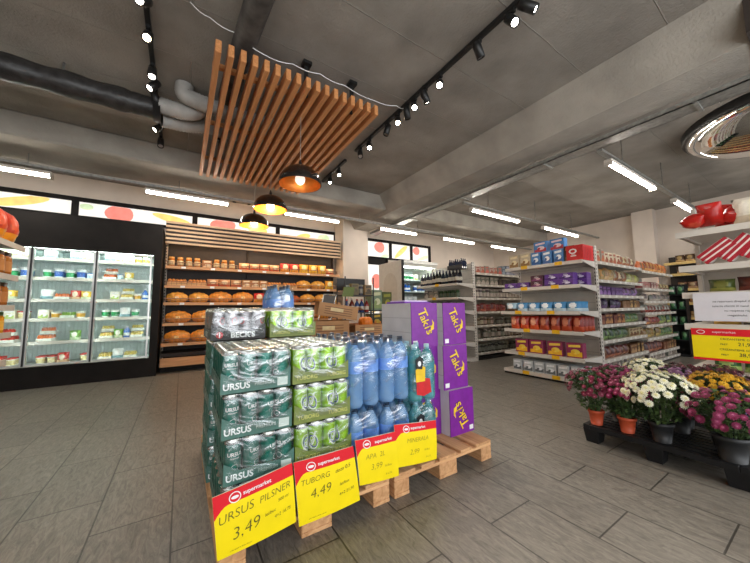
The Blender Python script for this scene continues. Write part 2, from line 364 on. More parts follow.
for a in [(4.36, 5.95, 1.46, 'over the snack gondola beside the long beam'), (6.95, 8.55, 1.46, 'near the right wall beyond the snack gondola lamp'),
          (4.33, 5.8, 3.54, 'between the two gondolas beside the long beam'), (6.72, 8.3, 3.54, 'above the far end of the confectionery gondola'),
          (-3.2, -1.47, 5.42, 'above the left end of the glass door fridges'), (-.52, .6, 5.42, 'above the bread rack, left of the pendants'),
          (1.5, 2.62, 5.42, 'above the right half of the bread rack'), (3.6, 4.65, 5.42, 'in front of the fruit printed windows by the column'),
          (5.5, 6.7, 5.42, 'to the right of the fruit printed windows'), (7.4, 8.6, 5.42, 'farthest along the back wall')]:
    tube_lamp(*a[:3], ZL, a[3])
def pipe(name, pts, r, m, label, cat, n=10, rf=None): return tag(MB().tube(pts, r, m, n, rf=rf).build(name), label, cat)
# cable ducting that carries the lamps
tr = thing('cable_tray', 'galvanised cable tray running under the long concrete beam', 'cable tray')
g = MB(); g.box(3.93, 4.13, -1, 6.35, 2.87, 2.88, GALV); g.box(3.93, 3.94, -1, 6.35, 2.87, 2.92, GALV); g.box(4.12, 4.13, -1, 6.35, 2.87, 2.92, GALV); g.build('tray', tr)
for k, x in enumerate((3.96, 4.0, 4.045, 4.09)): MB().tube([(x, -1+i*.5, 2.9+.008*math.sin(i*1.7+k)) for i in range(15)], .015, (WHITE2, BLKP, GALV, BLKP)[k], 8).build('cable', tr)
for y in (.6, 2.0, 3.4, 4.8): MB().box(3.92, 4.16, y, y+.03, 2.855, 2.87, GALV).build('bracket', tr)
for k, (x0, x1, y, lab) in enumerate([(4.14, 9.5, 1.46, 'grey lamp conduit over the snack gondola'), (4.14, 9.5, 3.54, 'grey lamp conduit between the two gondolas'), (-4, 9.5, 5.42, 'long grey lamp conduit along the back of the shop')]):
    c = thing('lamp_conduit', lab, 'conduit', (0, 0, 0))
    MB().box(x0, x1, y-.03, y+.03, 2.84, 2.87, GALV).build('channel', c); MB().tube([(x0+(x1-x0)*i/24, y+.05, 2.9+.012*math.sin(i*2.1)) for i in range(25)], .012, WHITE2, 6).build('cable', c)
    x = x0+.7
    while x < x1-.2:
        MB().tube([(x, y, 2.86), (x, y, 3.3 if not 4.9 < y < 5.95 else 3.01)], .005, GALV, 6).build('hanger', c); x += 1.6

# slatted wood panel
sl = thing('slatted_ceiling_panel', 'hanging ceiling panel of orange wooden slats on black brackets', 'ceiling panel', (0, 0, 0))
x0, x1, y0, y1 = .14, 1.605, 2.41, 4.9; NS = 17; ZS = 2.95
for i in range(NS):
    x = x0+(x1-x0-.042)*i/(NS-1)
    MB().box(x, x+.042, y0, y1, ZS, ZS+.1, SLAT, bev=.003).build('slat', sl)
for y in (2.7, 3.6, 4.5): MB().box(x0, x1, y, y+.04, ZS+.1, ZS+.135, SLAT).build('crossbar', sl)
for x in (.36, .90, 1.38):
    for y in (2.56, 4.4):
        g = MB(); g.box(x-.018, x+.018, y-.01, y+.01, ZS+.02, 3.3, BLKM); g.box(x-.04, x+.04, y-.05, y+.03, 3.27, 3.3, BLKM); g.box(x-.03, x+.03, y-.03, y+.012, ZS+.1, ZS+.16, BLKM); g.build('bracket', sl)
# pendants
def pendant(x, y, z, label, lit):
    t = thing('pendant_lamp', label, 'pendant lamp', (x, y, z), group='dome pendants under the slatted panel')
    r = .208; h = .185
    o = MB(); pr = [(r, 0), (r*1.01, .024), (r*.97, .06), (r*.87, .105), (r*.68, .148), (r*.42, .175), (r*.15, .188), (.02, .19)]
    o.lathe(pr, LACQ, 32, cap=False); o.build('shade', t)
    i = MB(); i.lathe([(a*.975, b*.97-.0005) for a, b in pr], COPPER, 32, cap=False); i.build('shade_lining', t)
    s = MB(); s.lathe([(.022, .09), (.022, .18), (.016, .23), (.005, .26)], BLKM, 12); s.build('socket', t)
    bb = MB(); bb.ell((0, 0, .055), (.05, .05, .055), BULB if lit else BULBW, 14, 10); bb.build('bulb', t)
    MB().tube([(0, 0, .24), (0, 0, ZS-z+.1)], .0035, WHITE2, 6).build('cord', t)
    l = bpy.data.lights.new('pendant_glow', 'POINT'); l.energy = 9 if lit else .3; l.color = (1, .68, .35); l.shadow_soft_size = .04
    lo = bpy.data.objects.new('pendant_glow', l); COL.objects.link(lo); lo.location = (x, y, z-.02)
pendant(.95, 2.85, 2.24, 'nearest and largest black dome pendant with dim round bulb', False)
pendant(.925, 3.95, 2.30, 'middle black dome pendant with glowing orange inside', True)
pendant(.88, 4.76, 2.27, 'farthest black dome pendant glowing over the bread rack', True)
# track lights
def track(x, y0, y1, label, heads, axis='y'):
    t = thing('track_light', label, 'track light', (0, 0, 0), group='black spotlight tracks'); KT = 1.057; x *= KT; y0 *= KT; y1 *= KT
    if axis == 'y': MB().box(x-.018, x+.018, y0, y1, 3.25, 3.285, BLKM).build('rail', t)
    else: MB().box(y0, y1, x-.018, x+.018, 3.25, 3.285, BLKM).build('rail', t)
    g = MB()
    for q in range(3):
        p = y0+.1+(y1-y0-.2)*q/2
        if axis == 'y': g.box(x-.01, x+.01, p-.01, p+.01, 3.285, 3.3, BLKM)
        else: g.box(p-.01, p+.01, x-.01, x+.01, 3.285, 3.3, BLKM)
    g.build('ceiling_clip', t)
    for (p, az, tilt, lit) in heads:
        p *= KT; bx, by = (x, p) if axis == 'y' else (p, x)
        d = Vector((math.cos(az)*math.sin(tilt), math.sin(az)*math.sin(tilt), -math.cos(tilt)))
        Q = d.to_track_quat('Z', 'Y').to_matrix().to_4x4(); c = Vector((bx, by, 3.17)); T = Matrix.Translation(c) @ Q
        s = MB(); s.box(bx-.015, bx+.015, by-.03, by+.03, 3.222, 3.255, BLKM); s.tube([(bx, by, 3.23), (bx, by, 3.17)], .008, BLKM, 8)
        s.lathe([(.02, -.065), (.034, -.06), (.036, -.02), (.036, .07), (.031, .071), (.03, .055)], BLKM, 18, T=T); so = s.build('spotlight', t)
        l = MB(); l.add([(.026*math.cos(2*PI*k/16), .026*math.sin(2*PI*k/16), .06) for k in range(16)], [list(range(16))], (LENSOFF, LENS, LENSW)[lit], T=T); l.build('lens', so)
        if lit:
            L_ = bpy.data.lights.new('spot_beam', 'SPOT'); L_.energy = 34; L_.spot_size = R(72); L_.spot_blend = .6; L_.shadow_soft_size = .03; L_.color = (1, .95, .86) if lit == 1 else (1, .8, .6)
            lo = bpy.data.objects.new('spot_beam', L_); COL.objects.link(lo); lo.matrix_world = Matrix.Translation(c+d*.085) @ (-d).to_track_quat('Z', 'Y').to_matrix().to_4x4()
track(1.92, .7, 3.45, 'long black spotlight track right of the slatted panel',
      [(1.02, -.9, .9, 1), (1.14, -1.9, .6, 1), (1.43, 0, .5, 0), (1.86, -2.4, .7, 1), (2.06, 0, .5, 1), (2.22, -2.2, .7, 1), (2.34, .5, .3, 0), (2.5, -2.2, .6, 2), (2.7, 2.6, .3, 0), (3.1, -2, .6, 1), (3.33, -2, .5, 0)])
track(-.29, .9, 4.5, 'black spotlight track left of the slatted panel', [(2.35, -2, .8, 1), (2.66, -1.6, .7, 2), (3.07, -1.5, .4, 1), (3.25, -2.6, .6, 1), (3.42, 0, .3, 0), (4.0, -2.8, .7, 1), (4.36, -1.5, .4, 0)])
track(1.92, 3.75, 4.6, 'short black spotlight track beyond the slatted panel', [(3.98, -1.8, .5, 1), (4.3, -2, .5, 1)])
track(5.1+.85, .7, 1.2, 'small black spotlight bar above the bread rack left of pendants', [(.75, 1.5, .4, 0), (1.0, 1.2, .5, 1)], 'x')
track(5.97, 1.8, 2.5, 'small black spotlight bar above the bread rack right of pendants', [(1.88, 1.5, .4, 0), (2.15, 1.5, .5, 0), (2.35, 1.5, .5, 0)], 'x')

# ducts
d = thing('air_duct', 'black wrapped air duct along the ceiling left of the track', 'duct', (0, 0, 0))
pts = [(-4+i*.053, 3.72, 3.1) for i in range(71)]
MB().tube(pts, .11, DUCT, 20, rf=lambda i: .1 if i % 11 == 0 else .108+.007*math.sin(i*.9)).build('wrapped_duct', d)
MB().tube([(-.32, 3.72, 3.1), (-.26, 3.72, 3.1)], .13, BLKM, 20).build('collar', d)
for x in (-1.0, -2.2): MB().tube([(x, 3.72, 3.1+.1), (x, 3.72, 3.3)], .01, GALV, 6).build('hanger', d)
def flex(label, ctrl, r):
    P = []; C_ = [Vector(c) for c in ctrl]; C_ = [C_[0]]+C_+[C_[-1]]
    for i in range(1, len(C_)-2):
        for k in range(16):
            t = k/16; a, b_, c, e = C_[i-1], C_[i], C_[i+1], C_[i+2]
            P.append(.5*((2*b_)+(c-a)*t+(2*a-5*b_+4*c-e)*t*t+(3*b_-a-3*c+e)*t**3))
    tag(MB().tube(P, r, FLEX, 18, rf=lambda i: r*(1+.11*(i % 2))).build('flexible_duct'), label, 'duct')
flex('ribbed grey flexible duct curving up to the ceiling beside slats', [(-.06, 3.46, 3.29), (-.05, 3.46, 3.19), (.08, 3.47, 3.165), (.4, 3.5, 3.165), (.85, 3.5, 3.165)], .075)
flex('ribbed grey flexible duct leaving the black duct, upper one', [(-.26, 3.66, 3.12), (-.05, 3.62, 3.1), (.06, 3.62, 3.15), (.13, 3.58, 3.2)], .075)
flex('ribbed grey flexible duct leaving the black duct, lower one', [(-.26, 3.82, 3.06), (-.05, 3.87, 3.1), (.2, 3.9, 3.165), (.6, 3.9, 3.165), (1.0, 3.86, 3.165)], .075)
pipe('ceiling_pipe', [(.43, .8, 3.2), (.39, 1.95, 3.2), (.35, 2.6, 3.2), (.32, 3.3, 3.2)], .09, OLDPIPE, 'thick stained dark pipe above the slatted panel', 'pipe', 18)
import itertools
cc = [(-.033, 2.41, 3.25), (.10, 2.47, 3.25), (.28, 2.45, 3.2), (.494, 2.43, 3.1), (.728, 2.40, 3.1), (.968, 2.38, 3.1), (1.215, 2.39, 3.1), (1.564, 2.42, 3.1), (1.84, 2.41, 3.14), (2.03, 2.5, 3.24)]
cp_ = [Vector(cc[0])]
for a, b_ in zip(cc[:-1], cc[1:]):
    for k in range(1, 5): q = Vector(a).lerp(Vector(b_), k/4); q.z += (-.012 if 0 < k < 4 else 0)-(.006 if k == 2 else 0); cp_.append(q)
pipe('white_cable', cp_, .0035, WPRINT, 'thin white cable looping along the slatted panel to the track', 'cable', 6)
# convex mirror
mt = thing('ceiling_mirror', 'large chrome convex mirror dome on the ceiling at right', 'mirror', (6.02, .18, 3.2))
MB().lathe([(.90*math.cos(a), -.26*math.sin(a)) for a in [PI/2*i/12 for i in range(13)]], CHROME, 48, cap=False).build('dome', mt)
MB().lathe([(.895, .0), (.915, -.012), (.93, .01), (.93, .1), (.895, .1)], BLKM, 48, cap=False).build('rim', mt)

# ================================================================== PRODUCTS
PM = {}
def carton(w, d, h, a, b_, c_='F0E6D0', txt=None):
    k = ('carton', w, d, h, a, b_, c_, txt)
    if k in PM: return PM[k]
    m = MB(); m.box(-w/2, w/2, -d/2, d/2, 0, h, C(a), bev=.003)
    y = -d/2-.0012
    m.add([(-w*.44, y, h*.08), (w*.44, y, h*.08), (w*.44, y, h*.42), (-w*.44, y, h*.30)], [(0, 1, 2, 3)], C(b_))
    disc(m, w*.05, h*.42, y-.0008, w*.27, h*.17, C(c_)); disc(m, -w*.1, h*.38, y-.0014, w*.12, h*.1, C(b_))
    if txt: ftext(m, txt, h*.34, WPRINT, 0, h*.62, y-.001, shear=.2)
    else: m.add([(-w*.36, y, h*.7), (w*.36, y, h*.74), (w*.36, y, h*.9), (-w*.36, y, h*.86)], [(0, 1, 2, 3)], C(c_))
    PM[k] = m.mesh('carton'); return PM[k]
def bag(w, d, h, a, b_, c_='F6E9B0'):
    k = ('bag', w, d, h, a, b_, c_)
    if k in PM: return PM[k]
    rs = random.Random(repr(k)); m = MB(); nu, nv = 9, 9; vs = []
    for sgn in (-1, 1):
        for j in range(nv+1):
            v = j/nv
            for i in range(nu+1):
                u = i/nu; t = (math.sin(PI*v)**.55)*(math.sin(PI*u)**.5 if 0 < u < 1 else 0)
                vs.append(((u-.5)*w*(1-.06*math.sin(PI*v)), sgn*d/2*t*(1+rs.uniform(-.12, .12)), h*v))
    N = (nu+1)*(nv+1); fa, fb, fc = [], [], []
    for s_ in (0, 1):
        for j in range(nv):
            for i in range(nu):
                q = (s_*N+j*(nu+1)+i, s_*N+j*(nu+1)+i+1, s_*N+(j+1)*(nu+1)+i+1, s_*N+(j+1)*(nu+1)+i)
                du, dv = (i-4)/4, (j-5)/3
                if s_ == 0 and du*du+dv*dv < .55: fc.append(q)
                elif j < 3 and s_ == 0: fb.append(q)
                else: fa.append(q)
    m.add(vs, fa, C(a, rough=.3), True); o = 0
    for f_, mm in ((fb, C(b_, rough=.3)), (fc, C(c_, rough=.35))):
        i_ = m.mat(mm)
        for q in f_: m.f.append(list(q)); m.mi.append(i_); m.sm.append(True)
    PM[k] = m.mesh('bag'); return PM[k]
def jar(r, h, a, lid, lab):
    k = ('jar', r, h, a, lid, lab)
    if k in PM: return PM[k]
    m = MB(); m.lathe([(r*.92, 0), (r, .006), (r, h*.74), (r*.8, h*.84)], C(a, rough=.12), 14); m.lathe([(r*.86, h*.83), (r*.87, h*.985), (r*.8, h)], C(lid, rough=.3), 14)
    m.lathe([(r*1.012, h*.15), (r*1.012, h*.6)], C(lab), 14, cap=False); PM[k] = m.mesh('jar'); return PM[k]
def bottle(r, h, a, cap, lab):
    k = ('bottle', r, h, a, cap, lab)
    if k in PM: return PM[k]
    m = MB(); m.lathe([(r*.85, 0), (r, .01), (r, h*.55), (r*.9, h*.66), (r*.38, h*.82), (r*.34, h*.9)], C(a, rough=.1), 14)
    m.lathe([(r*.42, h*.89), (r*.42, h)], C(cap), 12); m.lathe([(r*1.012, h*.2), (r*1.012, h*.45)], C(lab), 14, cap=False); PM[k] = m.mesh('bottle'); return PM[k]
def tub(r, h, a, lid, lab):
    k = ('tub', r, h, a, lid, lab)
    if k in PM: return PM[k]
    m = MB(); m.lathe([(r*.8, 0), (r*.97, h*.9)], C(a), 16); m.lathe([(r, h*.88), (r*1.03, h*.9), (r*1.03, h)], C(lid), 16)
    m.lathe([(r*.845, h*.2), (r*.945, h*.72)], C(lab), 16, cap=False); PM[k] = m.mesh('tub'); return PM[k]
def traypack(w, d, h, a, b_):
    k = ('tray', w, d, h, a, b_)
    if k in PM: return PM[k]
    m = MB(); m.box(-w/2, w/2, -d/2, d/2, 0, h*.45, C(a), bev=.004)
    rs = random.Random(repr(k)); 
    for i in range(5): m.ell((-w*.36+w*.18*i, rs.uniform(-.1, .1)*d, h*.58), (w*.12, d*.34, h*.38), C(b_), 8, 6)
    PM[k] = m.mesh('tray'); return PM[k]
def loaf(w, d, h, a, b_):
    k = ('loaf', w, d, h, a, b_)
    if k in PM: return PM[k]
    m = MB(); vs = []; fs = []; nu, nv = 14, 12
    for i in range(nv+1):
        x = -w/2+w*i/nv; r = max(.02, math.sin(PI*(i+.35)/(nv+.7)))**.45*(1+.06*math.sin(i*2.3))
        for k2 in range(nu):
            q = 2*PI*k2/nu; vs.append((x, d/2*r*math.cos(q), max(0, h*.45+h*.55*r*math.sin(q))))
    fs = [(i*nu+k2, (i+1)*nu+k2, (i+1)*nu+(k2+1) % nu, i*nu+(k2+1) % nu) for i in range(nv) for k2 in range(nu)]+[list(range(nu)), [nv*nu+q for q in range(nu)]]
    m.add(vs, fs, C(a, rough=.25, var=.3, scale=25), True)
    m.box(-w*.10, w*.06, -d/2*1.03, -d*.38, h*.36, h*.55, C(b_)); PM[k] = m.mesh('loaf'); return PM[k]
HN = {}
def put(me, name, label, cat, group, loc, rz):
    return tag(inst(me, name, None, loc, rz), label, cat, group)
ORD = ['lowest', 'second lowest', 'third lowest', 'fourth lowest', 'fifth lowest', 'sixth lowest', 'seventh lowest']
def row(axis, a0, a1, front, z, kinds, place, face, gap=.006, jit=.01, back=1, fill=1.0, seq=False, mix=False, stack=0):
    """a row of goods standing on a shelf; axis = the direction the shelf runs; face -1/+1 = the way its front looks.
    kinds = list of (mesh, width, depth, name, label start, category)"""
    p = a0; i = 0
    rz = {('x', -1): 0, ('y', -1): -PI/2, ('y', 1): PI/2, ('x', 1): PI}[axis, face]
    while True:
        if seq: k = kinds[i % len(kinds)]
        else:
            k = kinds[min(len(kinds)-1, int((p-a0)/(a1-a0)*len(kinds)+random.uniform(-.25, .25)))] if i else kinds[0]
        if mix: k = random.choice(kinds)
        if isinstance(k, list): k = random.choice(k)
        me, wd, dp, nm, lb, ct = k; i += 1
        if p+wd > a1+.001: break
        if random.random() <= fill:
            for q in range(back):
                f = front-face*(dp/2+.012+q*(dp+.012)+random.uniform(0, jit)); c = p+wd/2
                loc = (c, f, z+.0008) if axis == 'x' else (f, c, z+.0008)
                put(me, nm, f'{lb} {place}', ct, f'goods {place}', loc, rz+random.uniform(-.05, .05))
                if stack and nm.endswith('tray') and random.random() < stack: put(me, nm, f'upper {lb} {place}', ct, f'goods {place}', (loc[0], loc[1], loc[2]+.101), rz+random.uniform(-.05, .05))
        p += wd+gap+.004*random.random()
def cart(w, d, h, a, b_, c_, nm, lb, ct='box', txt=None): return (carton(w, d, h, a, b_, c_, txt), w, d, nm, lb, ct)
def bg(w, d, h, a, b_, c_, nm, lb, ct='bag'): return (bag(w, d, h, a, b_, c_), w, d, nm, lb, ct)

# ------------------------------------------------------------------ glass door fridges
fr = thing('fridge_cabinet', 'black wall of glass door fridges left of the bread rack', 'fridge', (0, 0, 0))
X0, X1, YF = -3.06, -.30, 5.92
g = MB(); g.box(X0, X1, YF, YF+.06, 1.90, 2.38, BLACK); g.box(X0, X1, YF, YF+.06, 0, .28, BLACK); g.box(X1-.10, X1, YF, YF+.06, .28, 1.9, BLACK); g.box(X0, X0+.1, YF, YF+.06, .28, 1.9, BLACK)
g.box(X1-.03, X1, YF+.06, 6.8, 0, 2.38, BLACK); g.box(X0, X0+.03, YF+.06, 6.8, 0, 2.38, BLACK); g.box(X0, X1, YF+.06, 6.8, 2.3, 2.38, BLACK); g.build('surround', fr)
FI = mat('fridge_liner', (.70, .78, .76), rough=.5, var=.05)
g = MB(); g.box(X0+.05, X1-.05, 6.55, 6.58, .2, 2.0, FI); g.box(X0+.05, X1-.05, 6.0, 6.58, .2, .26, FI); g.box(X0+.05, X1-.05, 6.0, 6.58, 1.93, 1.97, FI)
for x in (X0+.03, X1-.09): g.box(x, x+.06, 6.0, 6.58, .2, 1.95, FI)
for i in range(56): x = X0+.1+i*.047; g.box(x, x+.01, 6.54, 6.552, .28, 1.9, mat('liner_groove', (.62, .70, .68), var=0))
g.build('liner', fr)
SH = [.285, .595, .915, 1.185, 1.495, 1.775]
for i, z in enumerate(SH):
    s = MB().box(X0+.1, X1-.1, 6.08 if i else 6.02, 6.54, z-.02, z, FI).build('shelf', fr)
    MB().box(X0+.1, X1-.1, (6.08 if i else 6.02)-.008, 6.08 if i else 6.02, z-.035, z+.012, WHITE).build('price_rail', s)
doors = [(-1.075, -.42), (-1.73, -1.085), (-2.39, -1.74), (-3.04, -2.40)]
for a, c in doors:
    dr = MB(); z0, z1, t, ya, yb = .30, 1.885, .022, YF-.03, YF+.0
    dr.box(a, c, ya, yb, z1-t, z1, ALU); dr.box(a, c, ya, yb, z0, z0+t, ALU); dr.box(a, a+t, ya, yb, z0+t, z1-t, ALU); dr.box(c-t, c, ya, yb, z0+t, z1-t, ALU)
    o = dr.build('door', fr); MB().box(a+t, c-t, YF-.018, YF-.014, z0+t, z1-t, GLASS).build('glass', o)
    h = MB().box(a-.008, a+.010, ya-.014, ya, z0, z1, BLKM); h.build('edge_gasket', o)
    MB().box(c-.02, c-.006, YF+.005, YF+.02, .33, 1.86, CASEW).build('hidden_fill_strip', o)  # hidden strip added behind the frame to brighten the fridge interior
MB().box(X0+.12, X1-.12, 6.0, 6.03, 1.9, 1.925, CASEM).build('top_light', fr)
dn = ['right hand', 'middle', 'left', 'far left']
tubA = (tub(.05, .12, 'F4F6F2', 'F4F4EE', '2FA060'), .105, .1, 'yogurt_tub', 'white yogurt tubs with green labels', 'tub')
tubB = (tub(.055, .14, 'E8F0F8', 'F8F8F8', '3A6AC0'), .115, .11, 'cream_tub', 'white tubs with blue labels', 'tub')
tubC = (tub(.05, .11, 'F6F0E0', 'E03A28', 'E8D9A0'), .105, .1, 'cheese_tub', 'small tubs with red lids', 'tub')
trA = (traypack(.17, .12, .10, 'F4F4EE', 'C83A28'), .17, .12, 'meat_tray', 'white trays of red sausages', 'tray')
trB = (traypack(.16, .12, .10, 'F4F4EA', 'F0D878'), .16, .12, 'cheese_tray', 'pale trays of yellow cheese', 'tray')
trC = (traypack(.16, .12, .10, 'F4F4EA', 'E8804A'), .16, .12, 'ham_tray', 'pale trays of orange ham slices', 'tray')
trD = (traypack(.15, .12, .10, 'ECF4E4', '9AC850'), .15, .12, 'salad_tray', 'pale trays of green salad', 'tray')
bgW = bg(.13, .07, .15, 'F0F6F8', '8FBCCB', 'FFFFFF', 'cheese_bag', 'white and pale blue bags')
bxW = cart(.11, .07, .13, 'F6F2E0', 'B8D070', 'FFFFFF', 'butter_pack', 'cream coloured packs')
btB = (bottle(.038, .18, '3070C8', 'E8E8F0', 'F0F0F0'), .08, .076, 'milk_drink', 'small blue bottles', 'bottle')
bgR = bg(.11, .07, .14, 'D83A2C', 'F0C8A0', 'F8E8D0', 'sausage_bag', 'red sausage bags'); bgY = bg(.11, .07, .13, 'F0C848', 'E8F0D0', 'FFF6D0', 'cheese_bag', 'yellow cheese bags'); bgG = bg(.11, .07, .14, '78B848', 'E0F0C8', 'F4F8E8', 'salad_bag', 'green salad bags')
tubD = (tub(.04, .09, 'F6F6F2', '3A8AC8', 'C8E0F0'), .085, .08, 'dessert_tub', 'small white tubs with blue lids', 'tub')
tubE = (tub(.045, .10, 'F6F2E6', 'F4F0E0', 'E8B040'), .095, .09, 'butter_tub', 'cream tubs with yellow labels', 'tub')
plans = {5: [bxW, tubD, tubE, bgW], 4: [tubA, tubB, tubD, tubB], 3: [trA, bgR, trC, bgY, bgW], 2: [tubE, bxW, trD, tubC, bgG], 1: [bgR, trB, trC, bgY, trA, bgG], 0: [tubC, btB, bgR, bgG, trD]}
plansR = {5: [bxW, tubE, bgW], 4: [tubD, trC, bgY, tubA], 3: [bgG, trB, tubE, bxW, btB], 2: [bxW, bgW, tubA, bgY], 1: [bgY, trB, bgG, btB, trB], 0: [trB, bgW, tubC, bgW]}
for di, (a, c) in enumerate(doors[:3]):
    for i, z in enumerate(SH):
        row('x', a+.04, c-.03, 6.10, z, (plansR if di == 0 else plans)[i], f'on the {ORD[i]} shelf behind the {dn[di]} fridge door', -1, gap=.004, fill=.97, back=2, mix=True, stack=.35)

# ------------------------------------------------------------------ bread rack
br = thing('bread_rack', 'tall dark bread rack with slatted wood canopy on the back wall', 'shelving', (0, 0, 0))
DKB = mat('dark_brown_board', (.022, .013, .009), rough=.6, var=.2); WOODB = wood('rack_wood', (.50, .24, .10), (.70, .38, .18), 'X'); WIRE = mat('brown_wire', (.30, .14, .07), rough=.4, var=.1, metal=.3)
BX0, BX1 = -.28, 3.08
MB().box(BX0, BX1, 6.74, 6.78, 0, 2.6, DKB).build('back_panel', br)
for x in (BX0, 1.12, BX1-.03):
    g = MB(); g.box(x, x+.03, 6.68, 6.74, 0, 2.6, WHITE2 if x == BX0 else DKB)
    if x == BX0:
        for k in range(44): g.box(x-.001, x+.018, 6.676, 6.681, .1+k*.055, .125+k*.055, BLKP)
    g.build('upright', br)
BS = [(.47, 6.12), (.80, 6.2), (1.15, 6.26), (1.45, 6.3), (1.79, 6.32)]
for i, (z, y) in enumerate(BS):
    s = MB().box(BX0+.02, BX1-.02, y, 6.72, z-.02, z, WOODB).build('shelf', br)
    MB().box(BX0+.02, BX1-.02, y-.012, y, z-.045, z+.005, WOODB).build('front_board', s)
    g = MB()
    g.box(BX0+.02, BX1-.02, y-.010, y-.002, z+.066, z+.078, WIRE); g.box(BX0+.02, BX1-.02, y-.008, y-.002, z+.035, z+.04, WIRE)
    k = BX0+.04
    while k < BX1-.03: g.box(k, k+.005, y-.008, y-.002, z+.005, z+.068, WIRE); k += .075
    g.build('wire_rail', s)
    for k in range(7): MB().box(BX0+.25+k*.46, BX0+.32+k*.46, y-.016, y-.0125, z-.04, z-.004, WPRINT).build('price_tag', s)
s = MB().box(BX0, BX1, 6.06, 6.74, .1, .15, DKB); s.box(BX0+.02, BX1-.02, 6.04, 6.06, .1, .24, WOODB); s.box(BX0+.02, BX1-.02, 6.2, 6.74, 0, .1, BLACK); s.box(BX0+.02, BX1-.02, 6.2, 6.7, .24, .3, DKB); s.build('base', br)
for i in range(6):
    z = 2.18+i*.072; MB().box(BX0, BX1, 6.28, 6.30, z, z+.036, PALE, bev=.003).build('canopy_slat', br)
MB().box(BX0, BX1, 6.301, 6.31, 2.17, 2.58, DKB).build('canopy_back', br)
MB().box(BX0+.06, BX1-.06, 6.33, 6.36, 2.19, 2.205, mat('rack_fill_glow', (1, 1, 1), var=0, emit=(17, (1, .66, .34)))).build('rack_fill_strip', br)  # made-up warm strip, added under the canopy to brighten the bread
for x in (BX0, 1.1, BX1-.03): MB().box(x, x+.03, 6.31, 6.74, 2.3, 2.55, DKB).build('canopy_arm', br)
lf = lambda w_, h_, a, b_, nm, lb: (loaf(w_, .2, h_, a, b_), w_, .2, nm, lb, 'bread')
A = lf(.38, .21, 'E0903A', 'F0C878', 'bread_loaf', 'golden bagged loaves'); B = lf(.32, .19, 'EBA244', 'F6DFA8', 'bread_loaf', 'pale golden bagged loaves'); Cc = lf(.26, .16, 'B85A2C', 'D23A3A', 'bread_loaf', 'dark loaves with red labels')
D = bg(.2, .13, .19, 'CC3028', 'E7A23A', 'F3D9B0', 'pastry_bag', 'red pastry bags'); E_ = bg(.2, .13, .2, 'E79A1C', 'F4C430', 'F9E6A0', 'pastry_bag', 'yellow orange pastry bags'); F_ = bg(.19, .13, .14, 'E0A070', 'D06040', 'F3D9B0', 'pastry_bag', 'pinkish beige pastry bags')
J = (jar(.05, .17, 'B06A2A', 'C08840', 'E9D2A0'), .1, .09, 'honey_jar', 'brown honey jars', 'jar'); J2 = cart(.15, .1, .14, 'B8783A', 'E6C79A', 'F3E3C0', 'biscuit_box', 'brown biscuit boxes')
T_ = (traypack(.3, .18, .13, 'D8A868', 'D98A3E'), .3, .18, 'pastry_tray', 'trays of brown pastries', 'tray')
row('x', BX0+.05, BX1-.05, 6.12, BS[0][0], [A, B, A, T_, A, B], f'on the {ORD[0]} shelf of the bread rack', -1, gap=.0, jit=.03)
row('x', BX0+.05, BX1-.05, 6.2, BS[1][0], [A, T_, B, T_, A, B], f'on the {ORD[1]} shelf of the bread rack', -1)
row('x', BX0+.05, BX1-.05, 6.26, BS[2][0], [B, A, D, Cc, B, E_], f'on the {ORD[2]} shelf of the bread rack', -1)
row('x', BX0+.05, BX1-.05, 6.3, BS[3][0], [T_, F_, J2, T_, B, E_], f'on the {ORD[3]} shelf of the bread rack', -1)
row('x', BX0+.05, BX0+1.15, 6.32, BS[4][0], [J, J2, J], f'at the left of the {ORD[4]} shelf of the bread rack', -1, gap=.03)
row('x', BX0+1.2, BX0+2.0, 6.32, BS[4][0], [F_, F_], f'at the middle of the {ORD[4]} shelf of the bread rack', -1)
row('x', BX0+2.0, BX1-.05, 6.32, BS[4][0], [D, E_, E_, F_], f'at the right of the {ORD[4]} shelf of the bread rack', -1)

